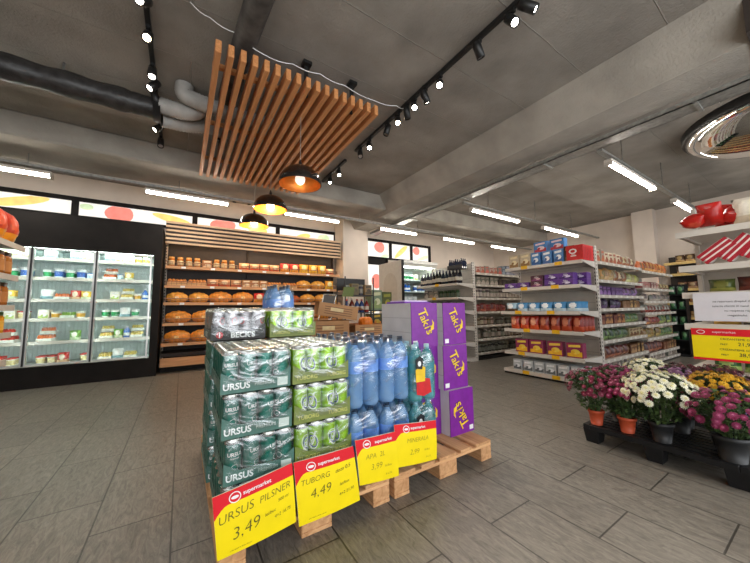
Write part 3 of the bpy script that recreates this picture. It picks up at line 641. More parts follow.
# ------------------------------------------------------------------ gondolas
def price_tags(s, axis, a0, a1, front, z, face, n, m, w_=.055, h_=.04):
    for k in range(n):
        p = a0+(a1-a0)*(k+.5)/n+random.uniform(-.05, .05)
        q = MB()
        if axis == 'y': q.box(front-.016, front-.0125, p-w_/2, p+w_/2, z-.038, z-.038+h_, m)
        else: q.box(p-w_/2, p+w_/2, front-.016, front-.0125, z-.038, z-.038+h_, m)
        q.build('price_tag', s)
TAGY = C('E8B418'); TAGW = C('CFCBC2')
def endcap(label, xf, xb, y0, y1, shelves, H, tags=2, topless=None):
    t = thing('endcap_shelving', label, 'shelving', (0, 0, 0))
    g = MB(); g.box(xb, xb+.03, y0+.03, y1-.03, .02, H, WHITE2)
    z = .2
    while z < H-.05: g.box(xb-.002, xb+.001, y0+.03, y1-.03, z, z+.004, mat('panel_gap', (.2, .18, .16), var=0)); z += .17
    g.build('back_panel', t)
    for y in (y0, y1-.03):
        g = MB(); g.box(xb-.02, xb+.05, y, y+.03, 0, H+.02, WHITE)
        for k in range(int(H/.05)): g.box(xb-.0215, xb-.019, y+.009, y+.019, .05+k*.05, .075+k*.05, BLKP); g.box(xb+.0, xb+.014, y-.0015, y+.001, .05+k*.05, .075+k*.05, BLKP)
        g.build('upright', t)
    MB().box(xf-.02 if not isinstance(xf, list) else xf[0], xb, y0+.01, y1-.01, 0, .06, BLKP).build('plinth', t)
    for i, z in enumerate(shelves):
        x = xf[i]
        s = MB(); s.box(x, xb-.02, y0+.005, y1-.005, z-.022, z, WHITE); s.build('shelf', t)
        o = MB().box(x-.012, x, y0+.005, y1-.005, z-.042, z+.004, WHITE).build('price_rail', [c for c in t.children if c.name.startswith('shelf')][-1])
        so = [c for c in t.children if c.name.startswith('shelf')][-1]
        for y in (y0+.005, y1-.015):
            g = MB(); g.add([(x+.01, y, z-.022), (xb-.02, y, z-.022), (xb-.02, y, z-.09), (x+.01, y+.01, z-.022), (xb-.02, y+.01, z-.022), (xb-.02, y+.01, z-.09)], [(0, 1, 2), (3, 4, 5), (0, 1, 4, 3), (1, 2, 5, 4), (0, 2, 5, 3)], WHITE); g.build('shelf_bracket', so)
        price_tags(so, 'y', y0+.1, y1-.1, x, z, -1, tags, TAGY, .10, .05)
    return t
def gondola(label, x0, x1, yf, yb, shelves, H, secs, tagm=TAGW):
    t = thing('gondola_shelving', label, 'shelving', (0, 0, 0))
    MB().box(x0, x1, yb, yb+.03, .02, H, WHITE2).build('back_panel', t)
    MB().box(x0, x1, yf+.02, yb, 0, .06, BLKP).build('plinth', t)
    ed = [x0]+secs+[x1]
    for x in ed: MB().box(x-.015, x+.015, yb-.05, yb, 0, H, WHITE).build('upright', t)
    for k, (a, c) in enumerate(zip(ed[:-1], ed[1:])):
        for i, z in enumerate(shelves[k]):
            s = MB().box(a+.005, c-.005, yf, yb-.02, z-.022, z, WHITE).build('shelf', t)
            MB().box(a+.005, c-.005, yf-.012, yf, z-.04, z+.004, WHITE2).build('price_rail', s)
            n_ = 8; tme = MB().box(-.035, .035, yf-.015, yf-.0125, -.035, 0, tagm).mesh('price_tag')
            for j in range(n_): inst(tme, 'price_tag', s, (a+(c-a)*(j+.5)/n_+random.uniform(-.02, .02), 0, z))
    return t
# front confectionery endcap
E1Z = [.07, .33, .67, .935, 1.285, 1.615]; E1X = [4.26, 4.3, 4.32, 4.26, 4.32, 4.42]
endcap('white endcap shelving of sweets facing the pallets', E1X, 4.8, 1.84, 2.97, E1Z, 1.82)
P1 = 'of the sweets endcap'
def seqrow(items, x, z, place):
    for (y0, y1, me, nm, lb, ct) in items:
        dp = me[2]; put(me[0], nm, f'{lb} {place}', ct, f'goods {place}', (x+dp/2+.02, (y0+y1)/2, z), -PI/2+random.uniform(-.04, .04))
beige = cart(.16, .09, .21, 'C9B89C', '8F6A3C', 'E9D9B0', 'cereal_box', 'beige cereal boxes'); blue = cart(.13, .08, .20, '4E86BE', '2B5C9A', 'F4F4F4', 'milk_carton', 'blue and white cartons'); pinkb = cart(.2, .1, .17, '3D7EBD', 'C03848', 'F3D6D8', 'biscuit_box', 'pink and blue boxes')
choc = cart(.13, .08, .22, '3E241C', '6E4A22', 'B58A4A', 'chocolate_box', 'dark brown chocolate boxes'); p = f'on the top shelf {P1}'
for k, (y, it, dx, dz) in enumerate([(2.84, beige, 0, 0), (2.65, beige, 0, 0), (2.49, blue, 0, 0), (2.32, blue, 0, 0), (2.16, blue, 0, 0), (2.02, choc, .01, 0)]):
    put(it[0], it[3], f'{it[4]} {p}', it[5], f'goods {p}', (4.50+dx, y, 1.615), -PI/2+random.uniform(-.06, .06))
for k, y in enumerate((2.44, 2.2)):
    put(blue[0], 'milk_carton', f'blue and white cartons in the back row {p}', 'carton', f'goods {p}', (4.62, y, 1.615), -PI/2)
    put(pinkb[0], 'biscuit_box', f'pink and blue biscuit boxes lying in the back row {p}', 'box', f'goods {p}', (4.61, y+.02, 1.616+.2), -PI/2)
m = MB(); m.box(-.105, .105, -.13, .17, 0, .21, C('C8141C'), bev=.004); disc(m, -.02, .13, -.132, .05, .035, WPRINT); disc(m, -.02, .13, -.1325, .03, .02, C('C8141C')); m.box(-.05, .02, -.1325, -.1315, .06, .075, WPRINT); m.box(-.04, .01, -.1325, -.1315, .085, .09, WPRINT)
for k in range(5): m.box(.1055, .1065, -.11+k*.045, -.09+k*.045, .02, .18, C('A81018'))
tag(m.build('red_gift_box', None, (4.58, 1.945, 1.616), -PI/2), 'big red box with white circle at the right end of top endcap shelf', 'box')
milk1 = cart(.19, .12, .085, '5B2E86', '3F1D66', 'D9D2E8', 'chocolate_box', 'purple chocolate boxes', txt='Milka'); milk2 = cart(.18, .12, .085, '4A1D33', '7A2F6A', 'C9A0A8', 'chocolate_box', 'dark plum chocolate boxes', txt='Milka')
p = f'on the second shelf from the top {P1}'
for k, (y, it, n_) in enumerate([(2.86, milk1, 1), (2.65, milk1, 1), (2.44, milk2, 2), (2.23, milk1, 2), (2.04, milk1, 2), (1.93, milk2, 0)]):
    for q in range(n_): put(it[0], it[3], f'{it[4]} {p}', 'box', f'goods {p}', (4.42+.01*q, y, 1.286+q*.086), -PI/2+random.uniform(-.04, .04))
for k, y in enumerate((1.95, 2.2, 2.45)):
    for q in range(2): put(milk1[0], milk1[3], f'purple chocolate boxes in the back row {p}', 'box', f'goods {p}', (4.6, y, 1.286+q*.086), -PI/2)
p = f'on the third shelf from the top {P1}'
cr = bg(.17, .09, .13, '3E86B8', 'C9DDE8', 'F2F6FA', 'croissant_bag', 'blue croissant bags'); cr2 = bg(.17, .09, .13, '9FBFD0', '5F4A3A', 'F2F6FA', 'croissant_bag', 'pale blue croissant bags')
row('y', 1.86, 2.93, 4.27, .935, [cr, cr, cr, cr2], p, -1, back=3)
p = f'on the fourth shelf from the top {P1}'
rb = bg(.14, .09, .19, 'B8321E', 'D9572A', 'E8A080', 'sweets_bag', 'red orange sweet bags'); rb2 = bg(.14, .09, .2, '8E2A22', 'B84A2A', 'C9785A', 'sweets_bag', 'dark red sweet bags')
row('y', 1.86, 2.95, 4.32, .67, [rb2, rb2, rb, rb], p, -1, back=4)
p = f'on the fifth shelf from the top {P1}'
yb_ = cart(.2, .1, .19, '8A2A52', 'E8B42A', 'F0D050', 'wafer_box', 'yellow and purple wafer boxes')
for y in (2.72, 2.5, 2.24, 1.99): put(yb_[0], 'wafer_box', f'{yb_[4]} {p}', 'box', f'goods {p}', (4.41, y, .33), -PI/2+random.uniform(-.05, .05))
p = f'on the bottom shelf {P1}'
sb = cart(.14, .12, .15, 'B9BDC0', '5E6468', 'E6E8EA', 'biscuit_pack', 'grey white biscuit packs'); sb2 = cart(.14, .12, .15, '8FB7C8', '5E6468', 'E6E8EA', 'biscuit_pack', 'pale blue biscuit packs')
row('y', 1.88, 2.94, 4.28, .07, [sb, sb, sb, sb2], p, -1, gap=.02, back=2)

# generic palette of goods for the aisles
def kset(seed, n, h=(.12, .18)):
    rs = random.Random(seed); pal = [('red', 'A82A22', 'E0A040'), ('brown', '6E4326', 'C9A070'), ('purple', '4A2468', '9A78B8'), ('orange', 'C8662A', 'EAC060'), ('green', '3E6A38', 'A8C070'), ('dark blue', '22305A', '8090C0'), ('cream', 'C8B890', '8A5A30'), ('yellow', 'C99A22', 'F0D878'), ('grey', '77736C', 'C8C0B0'), ('maroon', '5A1E1E', 'B87858')]
    out = []
    for _ in range(n):
        c, a, b_ = rs.choice(pal); hh = rs.choice(h); t = rs.choice('bbcj')
        if t == 'b': out.append(bg(.15, .1, hh, a, b_, b_, 'snack_bag', f'{c} snack bags'))
        elif t == 'c': out.append(cart(.11, .1, hh, a, b_, b_, 'food_box', f'{c} food boxes'))
        else: out.append((jar(.04, hh*.9, a, b_, 'DCD0B0'), .085, .08, 'food_jar', f'{c} food jars', 'jar'))
    return out
def shade(h, f):
    c = [int(h[k:k+2], 16) for k in (0, 2, 4)]; return ''.join('%02X' % max(0, min(255, int(round(v*f/12)*12))) for v in c)
def kfix(spec, dark=.82):
    out = []
    for t, c, a, b_, hh in spec:
        vs = []
        for f, g_, e_ in ((1, 1, 1), (.82, 1.1, 1.08), (1.15, .85, .94)):
            a2, b2, h2 = shade(a, f*dark), shade(b_, g_*dark), round(hh*e_*1.08, 3)
            if t == 'b': vs.append(bg(.13+.02*e_, .1, h2, a2, b2, shade(b2, .8), 'snack_bag', f'{c} snack bags'))
            elif t == 'c': vs.append(cart(.11+.02*f, .1, h2, a2, b2, shade(b2, .9), 'food_box', f'{c} food boxes'))
            elif t == 'j': vs.append((jar(.04+.004*f, h2, a2, b2, b2), .096, .09, 'food_jar', f'{c} food jars', 'jar'))
            else: vs.append((bottle(.038, h2, a2, b2, 'B8B0A0'), .08, .076, 'drink_bottle', f'{c} bottles', 'bottle'))
        out.append(vs)
    return out
# long gondola to the right of the endcap
Z1 = [.1, .26, .52, .74, .965, 1.155, 1.37, 1.63]; Z2 = [.07, .2, .45, .67, .88, 1.08, 1.30, 1.60]
gondola('long white gondola of biscuits behind the sweets endcap', 4.87, 8.2, 1.86, 2.38, [Z1, Z2], 1.8, [6.55])
gk = [[('c', 'grey', '8A8478', 'C8C0B0', .12)], [('b', 'maroon', '5A1E1E', 'B87858', .15), ('c', 'brown', '6E4326', 'C9A070', .13)], [('b', 'dark green', '2E4A28', '88A060', .14), ('c', 'cream', 'C8B890', '8A5A30', .12)],
      [('c', 'dark red', '6A2420', 'C08050', .13), ('b', 'green', '3E6A38', 'A8C070', .13)], [('b', 'dark purple', '3A1E48', '7A5888', .12), ('c', 'brown', '7E5336', 'C9A070', .11)],
      [('c', 'purple', '4A2468', '9A78B8', .12), ('b', 'plum', '542048', '9A78B8', .12)], [('b', 'golden', 'C09048', 'E0C080', .17), ('b', 'cream', 'C8B890', '9A6A40', .16), ('b', 'yellow green', 'A8A050', 'D8D090', .14)],
      [('c', 'white and orange', 'D8C8B0', 'C86A3A', .16), ('b', 'cream', 'D0BC98', 'B06A40', .15)]]
gk2 = [gk[0], gk[1], [('b', 'ochre', '9A7A30', 'C8B070', .14), ('b', 'green', '3E6A38', 'A8C070', .13)], [('b', 'red', '8A2A20', 'D09060', .12), ('b', 'green', '3E6A38', 'A8C070', .13)], [('b', 'white', 'B8B0A0', 'A04030', .12)], [('b', 'grey', '8A8478', 'C8C0B0', .11)], [('c', 'pink', 'B86A68', 'D8C0B0', .1), ('b', 'cream', 'C8B890', '8A5A30', .1)], [('b', 'orange', 'C8602A', 'E8A050', .17), ('b', 'orange', 'C8602A', 'E8A050', .17)]]
for i in range(8):
    nm = 'base' if i == 0 else f'{ORD[i-1]}'
    row('x', 4.92, 6.52, 1.86, Z1[i], kfix(gk[i]), f'on the {nm} shelf of the near biscuit gondola bay', -1, back=1, gap=.008, fill=.96)
    row('x', 6.6, 8.14, 1.86, Z2[i], kfix(gk2[i]), f'on the {nm} shelf of the far biscuit gondola bay', -1, gap=.01, fill=.94)
# second gondola behind
E2Z = [.07, .35, .65, .95, 1.2, 1.46]
endcap('white endcap shelving of bottled drinks behind the purple boxes', [4.28]*6, 4.72, 3.86, 5.0, E2Z, 1.86, 1)
G2Z = [.14, .40, .66, .92, 1.19, 1.45, 1.68]
gondola('white gondola of dark jars and tins behind the sweets endcap', 4.78, 8.0, 3.86, 4.38, [G2Z, G2Z], 1.86, [6.3])
dk = [('t', 'dark blue', '1A2030', '3A3A50', .26), ('t', 'black', '14141A', '8A8A92', .26), ('t', 'clear grey', '4A4E54', '8A8A92', .24)]
row('y', 3.9, 4.96, 4.3, 1.46, kfix(dk), 'on the top shelf of the drinks endcap', -1, back=2)
for i, z in enumerate(E2Z[:-1]): row('y', 3.9, 4.96, 4.3, z, kfix([('j', 'dark green', '2A3A20', '5A6A40', .14), ('c', 'grey', '77736C', 'C8C0B0', .14)]), f'on the {ORD[i]} shelf of the drinks endcap', -1)
cr = MB(); cr.box(-.17, .17, -.1, .1, 0, .01, C('20222A')); 
for k in range(9): cr.lathe([(.03, .01), (.03, .12), (.012, .17), (.012, .2)], C('22283C', rough=.15), 10, T=Matrix.Translation((-.13+.13*(k % 3), -.06+.06*(k//3), 0)))
cr.box(-.17, .17, -.1, -.095, 0, .08, C('20222A')); tag(cr.build('bottle_crate', None, (4.45, 4.0, 1.73), -PI/2+.1), 'small dark crate of bottles stacked on top of drinks endcap', 'crate')
k2 = [[('j', 'dark', '2A221E', '8A8478', .15)], [('j', 'clear', '6A645A', 'A8A090', .16), ('j', 'brown', '5A3A28', 'A8A090', .16)], [('j', 'brown', '6A4A38', 'B8A890', .14), ('j', 'dark', '3A302A', '8A8478', .13)],
      [('b', 'red', '8A2420', 'C86A50', .14), ('b', 'dark brown', '3A2820', '6A5A48', .12)], [('j', 'pale', '8A8478', 'C8C0B0', .16)], [('c', 'grey', '77736C', 'C8C0B0', .15), ('c', 'dark', '2A221E', '6A5A48', .12)], [('c', 'pale pink', 'B89A90', 'C8604A', .13), ('c', 'blue grey', '5A6A78', 'A8B0B8', .17)]]
for i in range(7):
    row('x', 4.82, 6.28, 3.86, G2Z[i], kfix(k2[i]), f'on the {ORD[i]} shelf of the jars and tins gondola', -1, fill=.95)
# wall shelving on the far right
ws = thing('wall_shelving', 'wall shelving of packaged bread against the right wall', 'shelving', (0, 0, 0))
MB().box(9.5, 9.53, .2, 2.18, .05, 2.1, DKB).build('back_panel', ws)
WZ = [.1, .42, .74, 1.05, 1.35, 1.68, 1.93]
for z in WZ:
    s = MB().box(9.12, 9.5, .2, 2.18, z-.025, z, WHITE2).build('shelf', ws); MB().box(9.108, 9.12, .2, 2.18, z-.045, z+.01, C('C8A868')).build('price_rail', s)
for i, z in enumerate(WZ):
    row('y', .9, 2.14, 9.12, z, kfix([[('b', 'brown', '6E3A1E', 'C98A50', .12), ('b', 'golden', 'A8763A', 'E0B070', .12)], [('b', 'dark red', '7A2420', 'C86A40', .16), ('b', 'brown', '6E4326', 'C9A070', .14)]][i in (1, 4, 5, 6)]), f'on the {ORD[i]} shelf of the right wall shelving', -1)
ds = thing('display_stand', 'slim dark display stand at the far end of biscuit gondola', 'display stand', (8.42, 1.86, 0))
g = MB(); g.box(-.12, .12, -.14, .14, 0, .04, BLKP); g.box(.1, .12, -.14, .14, .04, 1.42, BLKP); g.box(-.12, .12, -.14, -.13, .04, 1.3, BLKP); g.build('frame', ds)
for z in (.3, .6, .9, 1.2): MB().box(-.12, .1, -.13, .13, z, z+.02, BLKP).build('tray', ds)
for i, z in enumerate((.32, .62, .92, 1.22)):
    for k in range(2): put(bag(.1, .06, .16, '1E3A28', '3A6A48', '5A8A58'), 'herb_bag', f'{["right", "left"][k]} hand dark green bag on the {ORD[i]} tray of slim display stand', 'bag', 'bags on the slim display stand', (8.36, 1.79+.13*k, z), -PI/2)

# ------------------------------------------------------------------ right hand endcap with big signs
XF = 3.62
t = thing('endcap_shelving', 'white endcap shelving behind the flowers at the right edge', 'shelving', (0, 0, 0))
G3 = [(.48, XF-.1), (.84, XF), (1.10, XF+.02), (1.325, XF), (1.62, XF)]
MB().box(4.3, 4.34, -.35, .78, .02, 1.95, WHITE2).build('back_panel', t)
for y in (-.35, .75): MB().box(4.24, 4.3, y, y+.03, 0, 1.95, WHITE).build('upright', t)
MB().box(3.56, 4.3, -.34, .77, 0, .12, BLKP).build('plinth', t)
for z, x in G3:
    s = MB().box(x, 4.28, -.34, .77, z-.02, z, WHITE).build('shelf', t); MB().box(x-.014, x, -.34, .77, z-.045, z+.006, WHITE).build('price_rail', s)
    g = MB(); g.box(x+.05, 4.26, .2, .23, z-.04, z-.02, WHITE2); g.box(x+.05, 4.26, .73, .76, z-.04, z-.02, WHITE2); g.build('shelf_rib', s)
# white notice and yellow price board hung on the shelf fronts
def board(name, label, x, y0, y1, z0, z1, draw, m):
    t_ = thing(name, label, 'sign', (x, (y0+y1)/2, z0), -PI/2)
    MB().box(-(y1-y0)/2, (y1-y0)/2, -.003, .003, 0, z1-z0, m, bev=.001).build('board', t_)
    d_ = MB(); draw(d_, y1-y0, z1-z0); d_.build('lettering', t_); return t_
def dr1(d_, w_, h_):
    for k, (s_, a) in enumerate([('ne rezervam dreptul de a ne', .0), ('selecta clientii in cazul in care', -.0), ('nu respecta regulile', .02), ('magazinului', .0)]): ftext(d_, s_, .021, DINK, -.09+a, h_*.66-.036*k, -.0045)
board('notice_board', 'white notice board with lines of black text at the right', XF-.03, .06, .70, .87, 1.095, dr1, PAPER)
def dr2(d_, w_, h_):
    y = -.0042
    d_.add([(-w_/2, y, h_*.78), (w_/2, y, h_*.78), (w_/2, y, h_), (-w_/2, y, h_)], [(0, 1, 2, 3)], RED); d_.add([(-w_/2, y, 0), (w_/2, y, 0), (w_/2, y, h_*.07), (-w_/2, y, h_*.07)], [(0, 1, 2, 3)], RED)
    ring(d_, -w_*.42, h_*.89, y-.0008, .024, .016, .004, WPRINT); ftext(d_, 'supermarket', .024, WPRINT, -w_*.24, h_*.87, y-.0008)
    for k, (a, b_) in enumerate([('CRIZANTEME GHIVECI MIC', '21,99'), ('CRIZANTEME GHIVECI MARE', '38,99')]):
        ftext(d_, a, .021, DINK, -.06, h_*(.66-.32*k), y-.0008); ftext(d_, 'PRET', .018, DINK, -.17, h_*(.5-.32*k), y-.0008); ftext(d_, b_, .036, DINK, -.06, h_*(.5-.32*k), y-.0008); ftext(d_, 'lei', .02, DINK, .03, h_*(.5-.32*k), y-.0008)
board('price_board', 'yellow and red flower price board below the white notice', XF-.03, .04, .73, .56, .81, dr2, YEL)
# goods on it
for k, (y, x_, w_, h_, tilt, lab_) in enumerate([(.66, .09, .16, .09, 1.2, 'small flat red sack at the left end of the top right shelf'), (.565, .12, .15, .2, .5, 'tall crumpled red sack left of centre on the top right shelf'), (.50, .25, .17, .22, .0, 'red sack behind the others on the top right shelf'), (.46, .1, .16, .15, -.5, 'crumpled red sack beside the white bag on top right shelf')]):
    o = inst(bag(w_, .13, h_, 'B4180F', 'A8180F', ['B8402A', 'A8180F', 'B8402A', '98120C'][k]), 'sweets_sack', None, (XF+x_, y, 1.625+.078*abs(math.sin(tilt)))); o.rotation_euler = (tilt, .2*k-.2, -PI/2); tag(o, lab_, 'sack', 'sacks on the top right shelf')
m = MB(); m.add([], [], WHITE); tag(inst(bag(.17, .1, .22, 'D8CFC0', 'C8B8A0', 'E8E0D0'), 'white_food_bag', None, (XF+.10, .385-.02, 1.62), -PI/2), 'white bag with dark red top standing on the top right shelf', 'bag')
m = MB(); m.box(-.09, .09, -.06, .06, 0, .16, C('2A4A9A'), bev=.01); disc(m, 0, .08, -.0605, .05, .04, C('D8D8E8')); tag(m.build('blue_food_box', None, (XF+.08, .22, 1.62), -PI/2), 'blue box at the right edge on the top right shelf', 'box')
for k, y in enumerate((.58, .46, .34, .22)):
    m = MB(); random.seed(k+20); m.box(-.05, .05, -.05, .05, 0, .23, C('E6E0DA'), bev=.02)
    for q in (-.046, -.012, .022): m.box(-.0512, .0512, q, q+.022, .004, .226, C('A81C2C'))
    o = m.build('striped_bag', None, (XF+.075+.005*k, y+.06, 1.36), 0); o.rotation_euler = (-.75+.1*k, 0, -PI/2*.0)
    o.rotation_euler = (R(50-8*k), 0, 0); o.location.z = 1.327+.052*math.sin(R(50-8*k))
    tag(o, ['red and white striped bag leaning at the left end of its shelf', 'second leaning red and white striped bag from the left', 'third leaning red and white striped bag from the left', 'red and white striped bag nearest the right edge'][k], 'bag', 'striped bags leaning on the right shelf')
m_ = kfix([('b', 'yellow', 'B8A030', 'D8D090', .1), ('b', 'olive', '5A6A28', 'A8A050', .1), ('b', 'dark red', '5A1A1A', '8A3A2A', .11), ('b', 'dark teal', '1E4A48', '3A6A68', .1)])
row('y', .16, .74, XF+.06, 1.10, m_[::-1], 'on the middle shelf of the right hand endcap', -1)
row('y', .05, .70, XF+.06, .84, kset(5, 3), 'behind the white notice board', -1); row('y', .05, .70, XF, .48, kset(6, 3), 'behind the yellow price board', -1)
row('y', .05, .72, XF+.04, .12, kset(8, 3), 'on the base of the right hand endcap', -1)

# ------------------------------------------------------------------ left hand shelf by the fridges
t = thing('wall_shelving', 'grey metal shelving of crisps and jars at left edge', 'shelving', (0, 0, 0))
LZ = [.62, .84, 1.06, 1.31, 1.575]; LX = -1.2; LW = mat('grey_shelf', (.42, .40, .36), rough=.4, var=.1)
MB().box(-1.63, -1.6, 1.2, 3.8, .02, 1.62, LW).build('back_panel', t)
for y in (1.2, 2.6, 3.4): MB().box(-1.6, -1.55, y, y+.03, 0, 1.62, LW).build('upright', t)
LE = [3.74, 3.78, 3.8, 3.82, 3.9]
for z, e in zip(LZ, LE):
    s = MB().box(-1.6, LX, 1.2, e, z-.02, z, LW).build('shelf', t); MB().box(LX, LX+.012, 1.2, e, z-.04, z+.006, WHITE2).build('price_rail', s)
cp = bg(.20, .13, .27, 'B8321A', 'E8961E', 'D84A22', 'crisps_bag', 'orange red crisps bag'); jr = (jar(.05, .19, '9A5A22', '3A2A1E', 'B87A40'), .11, .1, 'pickle_jar', 'brown jar', 'jar'); jy = (jar(.05, .17, 'D8921C', '3A5A2A', 'E8B040'), .11, .1, 'pickle_jar', 'yellow jar', 'jar'); jg = (jar(.05, .17, '8A8A28', 'C8A040', 'D8C060'), .11, .1, 'pickle_jar', 'olive green jar', 'jar')
for i, (kk, lb_) in enumerate([([jg], f'on the {ORD[0]} shelf of the left edge shelving'), ([jy], f'on the {ORD[1]} shelf of the left edge shelving'), ([jr], f'on the {ORD[2]} shelf of the left edge shelving'), ([jr], f'on the {ORD[3]} shelf of the left edge shelving'), ([cp], 'on top of the left edge shelving')]):
    w_ = kk[0][1]+.008; n_ = int((LE[i]-2.6)/w_); row('y', LE[i]-.012-n_*w_, LE[i], LX+.012, LZ[i], kk, lb_, 1, gap=.003, jit=.004)
put(tub(.055, .09, 'C8A838', '5A7A2A', 'D8C060'), 'olive_tub', 'yellow green tub hanging over the end of the left edge shelving', 'tub', None, (LX-.055, LE[4]+.0-.05, LZ[4]+.001), 0) if False else None

# ================================================================== THE PALLETS
def pallet(x0, y0, label):
    t = thing('wooden_pallet', label, 'pallet', (x0, y0, 0), group='wooden pallets under the drinks')
    W, Dp = .8, 1.2
    for i, (x, wd) in enumerate([(0, .1), (.3275, .145), (.7, .1)]):
        for y, dd in ((0, .145), (.5275, .145), (1.055, .145)):
            MB().box(x, x+wd, y, y+dd, .018, .083, PALLETY, bev=.004).build('block', t)
        MB().box(x, x+wd, 0, Dp, 0, .018, PALLETY, bev=.002).build('bottom_board', t)
    for y in (0, .5275, 1.055): MB().box(0, W, y, y+.145, .083, .1, PALLET, bev=.003).build('cross_board', t)
    for x, wd in ((0, .145), (.19, .1), (.3275, .145), (.51, .1), (.655, .145)): MB().box(x, x+wd, 0, Dp, .1, .118, PALLETY, bev=.003).build('deck_board', t)
    return t
pallet(.155, 1.375, 'wooden pallet under the beer cans and blue water')
pallet(.985, 1.372, 'wooden pallet under the purple snack boxes')
PZ = .1185
# ---- cans
CH = .170; CR = .0338
def wrap(mb, geo, m, r, x, z, rot, sx=1):
    v, f = geo; c, s_ = math.cos(rot), math.sin(rot)
    vs = []
    for a, b_, _ in v:
        X, Z = x+a*c-b_*s_, z+a*s_+b_*c; q = X/r-PI/2; vs.append((r*math.cos(q), r*math.sin(q), Z))
    mb.add(vs, f, m, False)
def ringgeo(rx, rz, wd, n=24):
    v = []
    for k in range(n): a = 2*PI*k/n; v += [(rx*math.cos(a), rz*math.sin(a), 0), ((rx-wd)*math.cos(a), (rz-wd)*math.sin(a), 0)]
    return v, [(2*k, 2*k+1, (2*k+3) % (2*n), (2*k+2) % (2*n)) for k in range(n)]
def can_mesh(kind):
    m = MB(); met = dict(metal=.55, rough=.28, var=.06)
    body, band = {'ursus': (C('1F7466', **met), C('0F4A42', **met)), 'tuborg': (C('9CCB28', **met), C('7DB41C', **met)), 'becks': (C('7E787C', **met), C('2A2426', **met))}[kind]
    silver = C('BDBDB8', metal=.9, rough=.25, var=.03)
    n = 20
    m.lathe([(CR*.78, 0), (CR*.8, .004), (CR, .012)], silver, n); m.lathe([(CR, .012), (CR, .05)], band, n, cap=False); m.lathe([(CR, .05), (CR, CH-.02)], body, n, cap=False)
    m.lathe([(CR, CH-.02), (CR*.8, CH-.004), (CR*.82, CH), (CR*.76, CH), (CR*.74, CH-.005)], silver, n)
    r = CR+.0006
    for ph in (0, 1):   # the print repeats on both sides of the can
        sh = ph*PI*r
        if kind == 'ursus':
            wrap(m, tgeo('URSUS', .021, .0004), WPRINT, r, sh, .104, 0); wrap(m, tgeo('PREMIUM', .009), WPRINT, r, sh, .092, 0); wrap(m, ringgeo(.014, .012, .0014), WPRINT, r, sh, .06, 0); wrap(m, tgeo('PILSNER', .011), WPRINT, r, sh, .036, 0)
        elif kind == 'tuborg':
            wrap(m, ringgeo(.026, .038, .0028), WPRINT, r, sh, .085, .3); wrap(m, ringgeo(.021, .030, .006), C('3A4A8A'), r, sh+.002, .083, .5); wrap(m, ringgeo(.012, .022, .002), WPRINT, r, sh-.002, .087, -.3); wrap(m, tgeo('Tuborg', .026, .0006, shear=.2), WPRINT, r, sh+.008, .085, 1.2)
        else:
            wrap(m, ringgeo(.017, .02, .004), C('C01828'), r, sh, .1, 0); wrap(m, tgeo("BECK'S", .017, .0004), C('22201F'), r, sh, .06, 0)
    return m.mesh('beer_can')
CANS = {k: can_mesh(k) for k in ('ursus', 'tuborg', 'becks')}
def wrinkly_box(x0, x1, y0, y1, z0, z1, r, m, seed, amp=.004, nx=14, nz=9):
    """heat-shrunk film: a rounded box whose skin is pulled into folds"""
    rs = random.Random(seed); mb = MB(); cx, cy, cz = (x0+x1)/2, (y0+y1)/2, (z0+z1)/2; hx, hy, hz = (x1-x0)/2, (y1-y0)/2, (z1-z0)/2
    def grid(f, nu, nv):
        vs = []; fs = []
        for j in range(nv+1):
            for i in range(nu+1): vs.append(f(-1+2*i/nu, -1+2*j/nv))
        for j in range(nv):
            for i in range(nu): a = j*(nu+1)+i; fs.append((a, a+1, a+nu+2, a+nu+1))
        return vs, fs
    ph = [rs.uniform(0, 6) for _ in range(6)]
    def sh(p):
        x, y, z = p; X, Y, Z = x*hx, y*hy, z*hz; q = Vector((max(-hx+r, min(hx-r, X)), max(-hy+r, min(hy-r, Y)), max(-hz+r, min(hz-r, Z))))
        d_ = Vector((X, Y, Z))-q
        if d_.length > 1e-6: q = q+d_.normalized()*r
        w_ = amp*(math.sin(31*X+17*Z+ph[0])+math.sin(23*Y-29*Z+ph[1])+.7*math.sin(57*X+41*Y+33*Z+ph[2]))*.4
        nrm = Vector((X/hx**2, Y/hy**2, Z/hz**2)); nrm.normalize()
        q = q+nrm*min(w_, .6*amp); return (q.x+cx, q.y+cy, max(z0, q.z+cz))
    for f, nu, nv in [(lambda u, v: sh((u, -1, v)), nx, nz), (lambda u, v: sh((u, 1, v)), nx, nz), (lambda u, v: sh((-1, u, v)), nx, nz), (lambda u, v: sh((1, u, v)), nx, nz), (lambda u, v: sh((u, v, 1)), nx, nx), (lambda u, v: sh((u, v, -1)), nx, nx)]:
        vs, fs = grid(f, nu, nv); mb.add(vs, fs, m, True)
    return mb
PW, PD, PH = .286, .425, .180
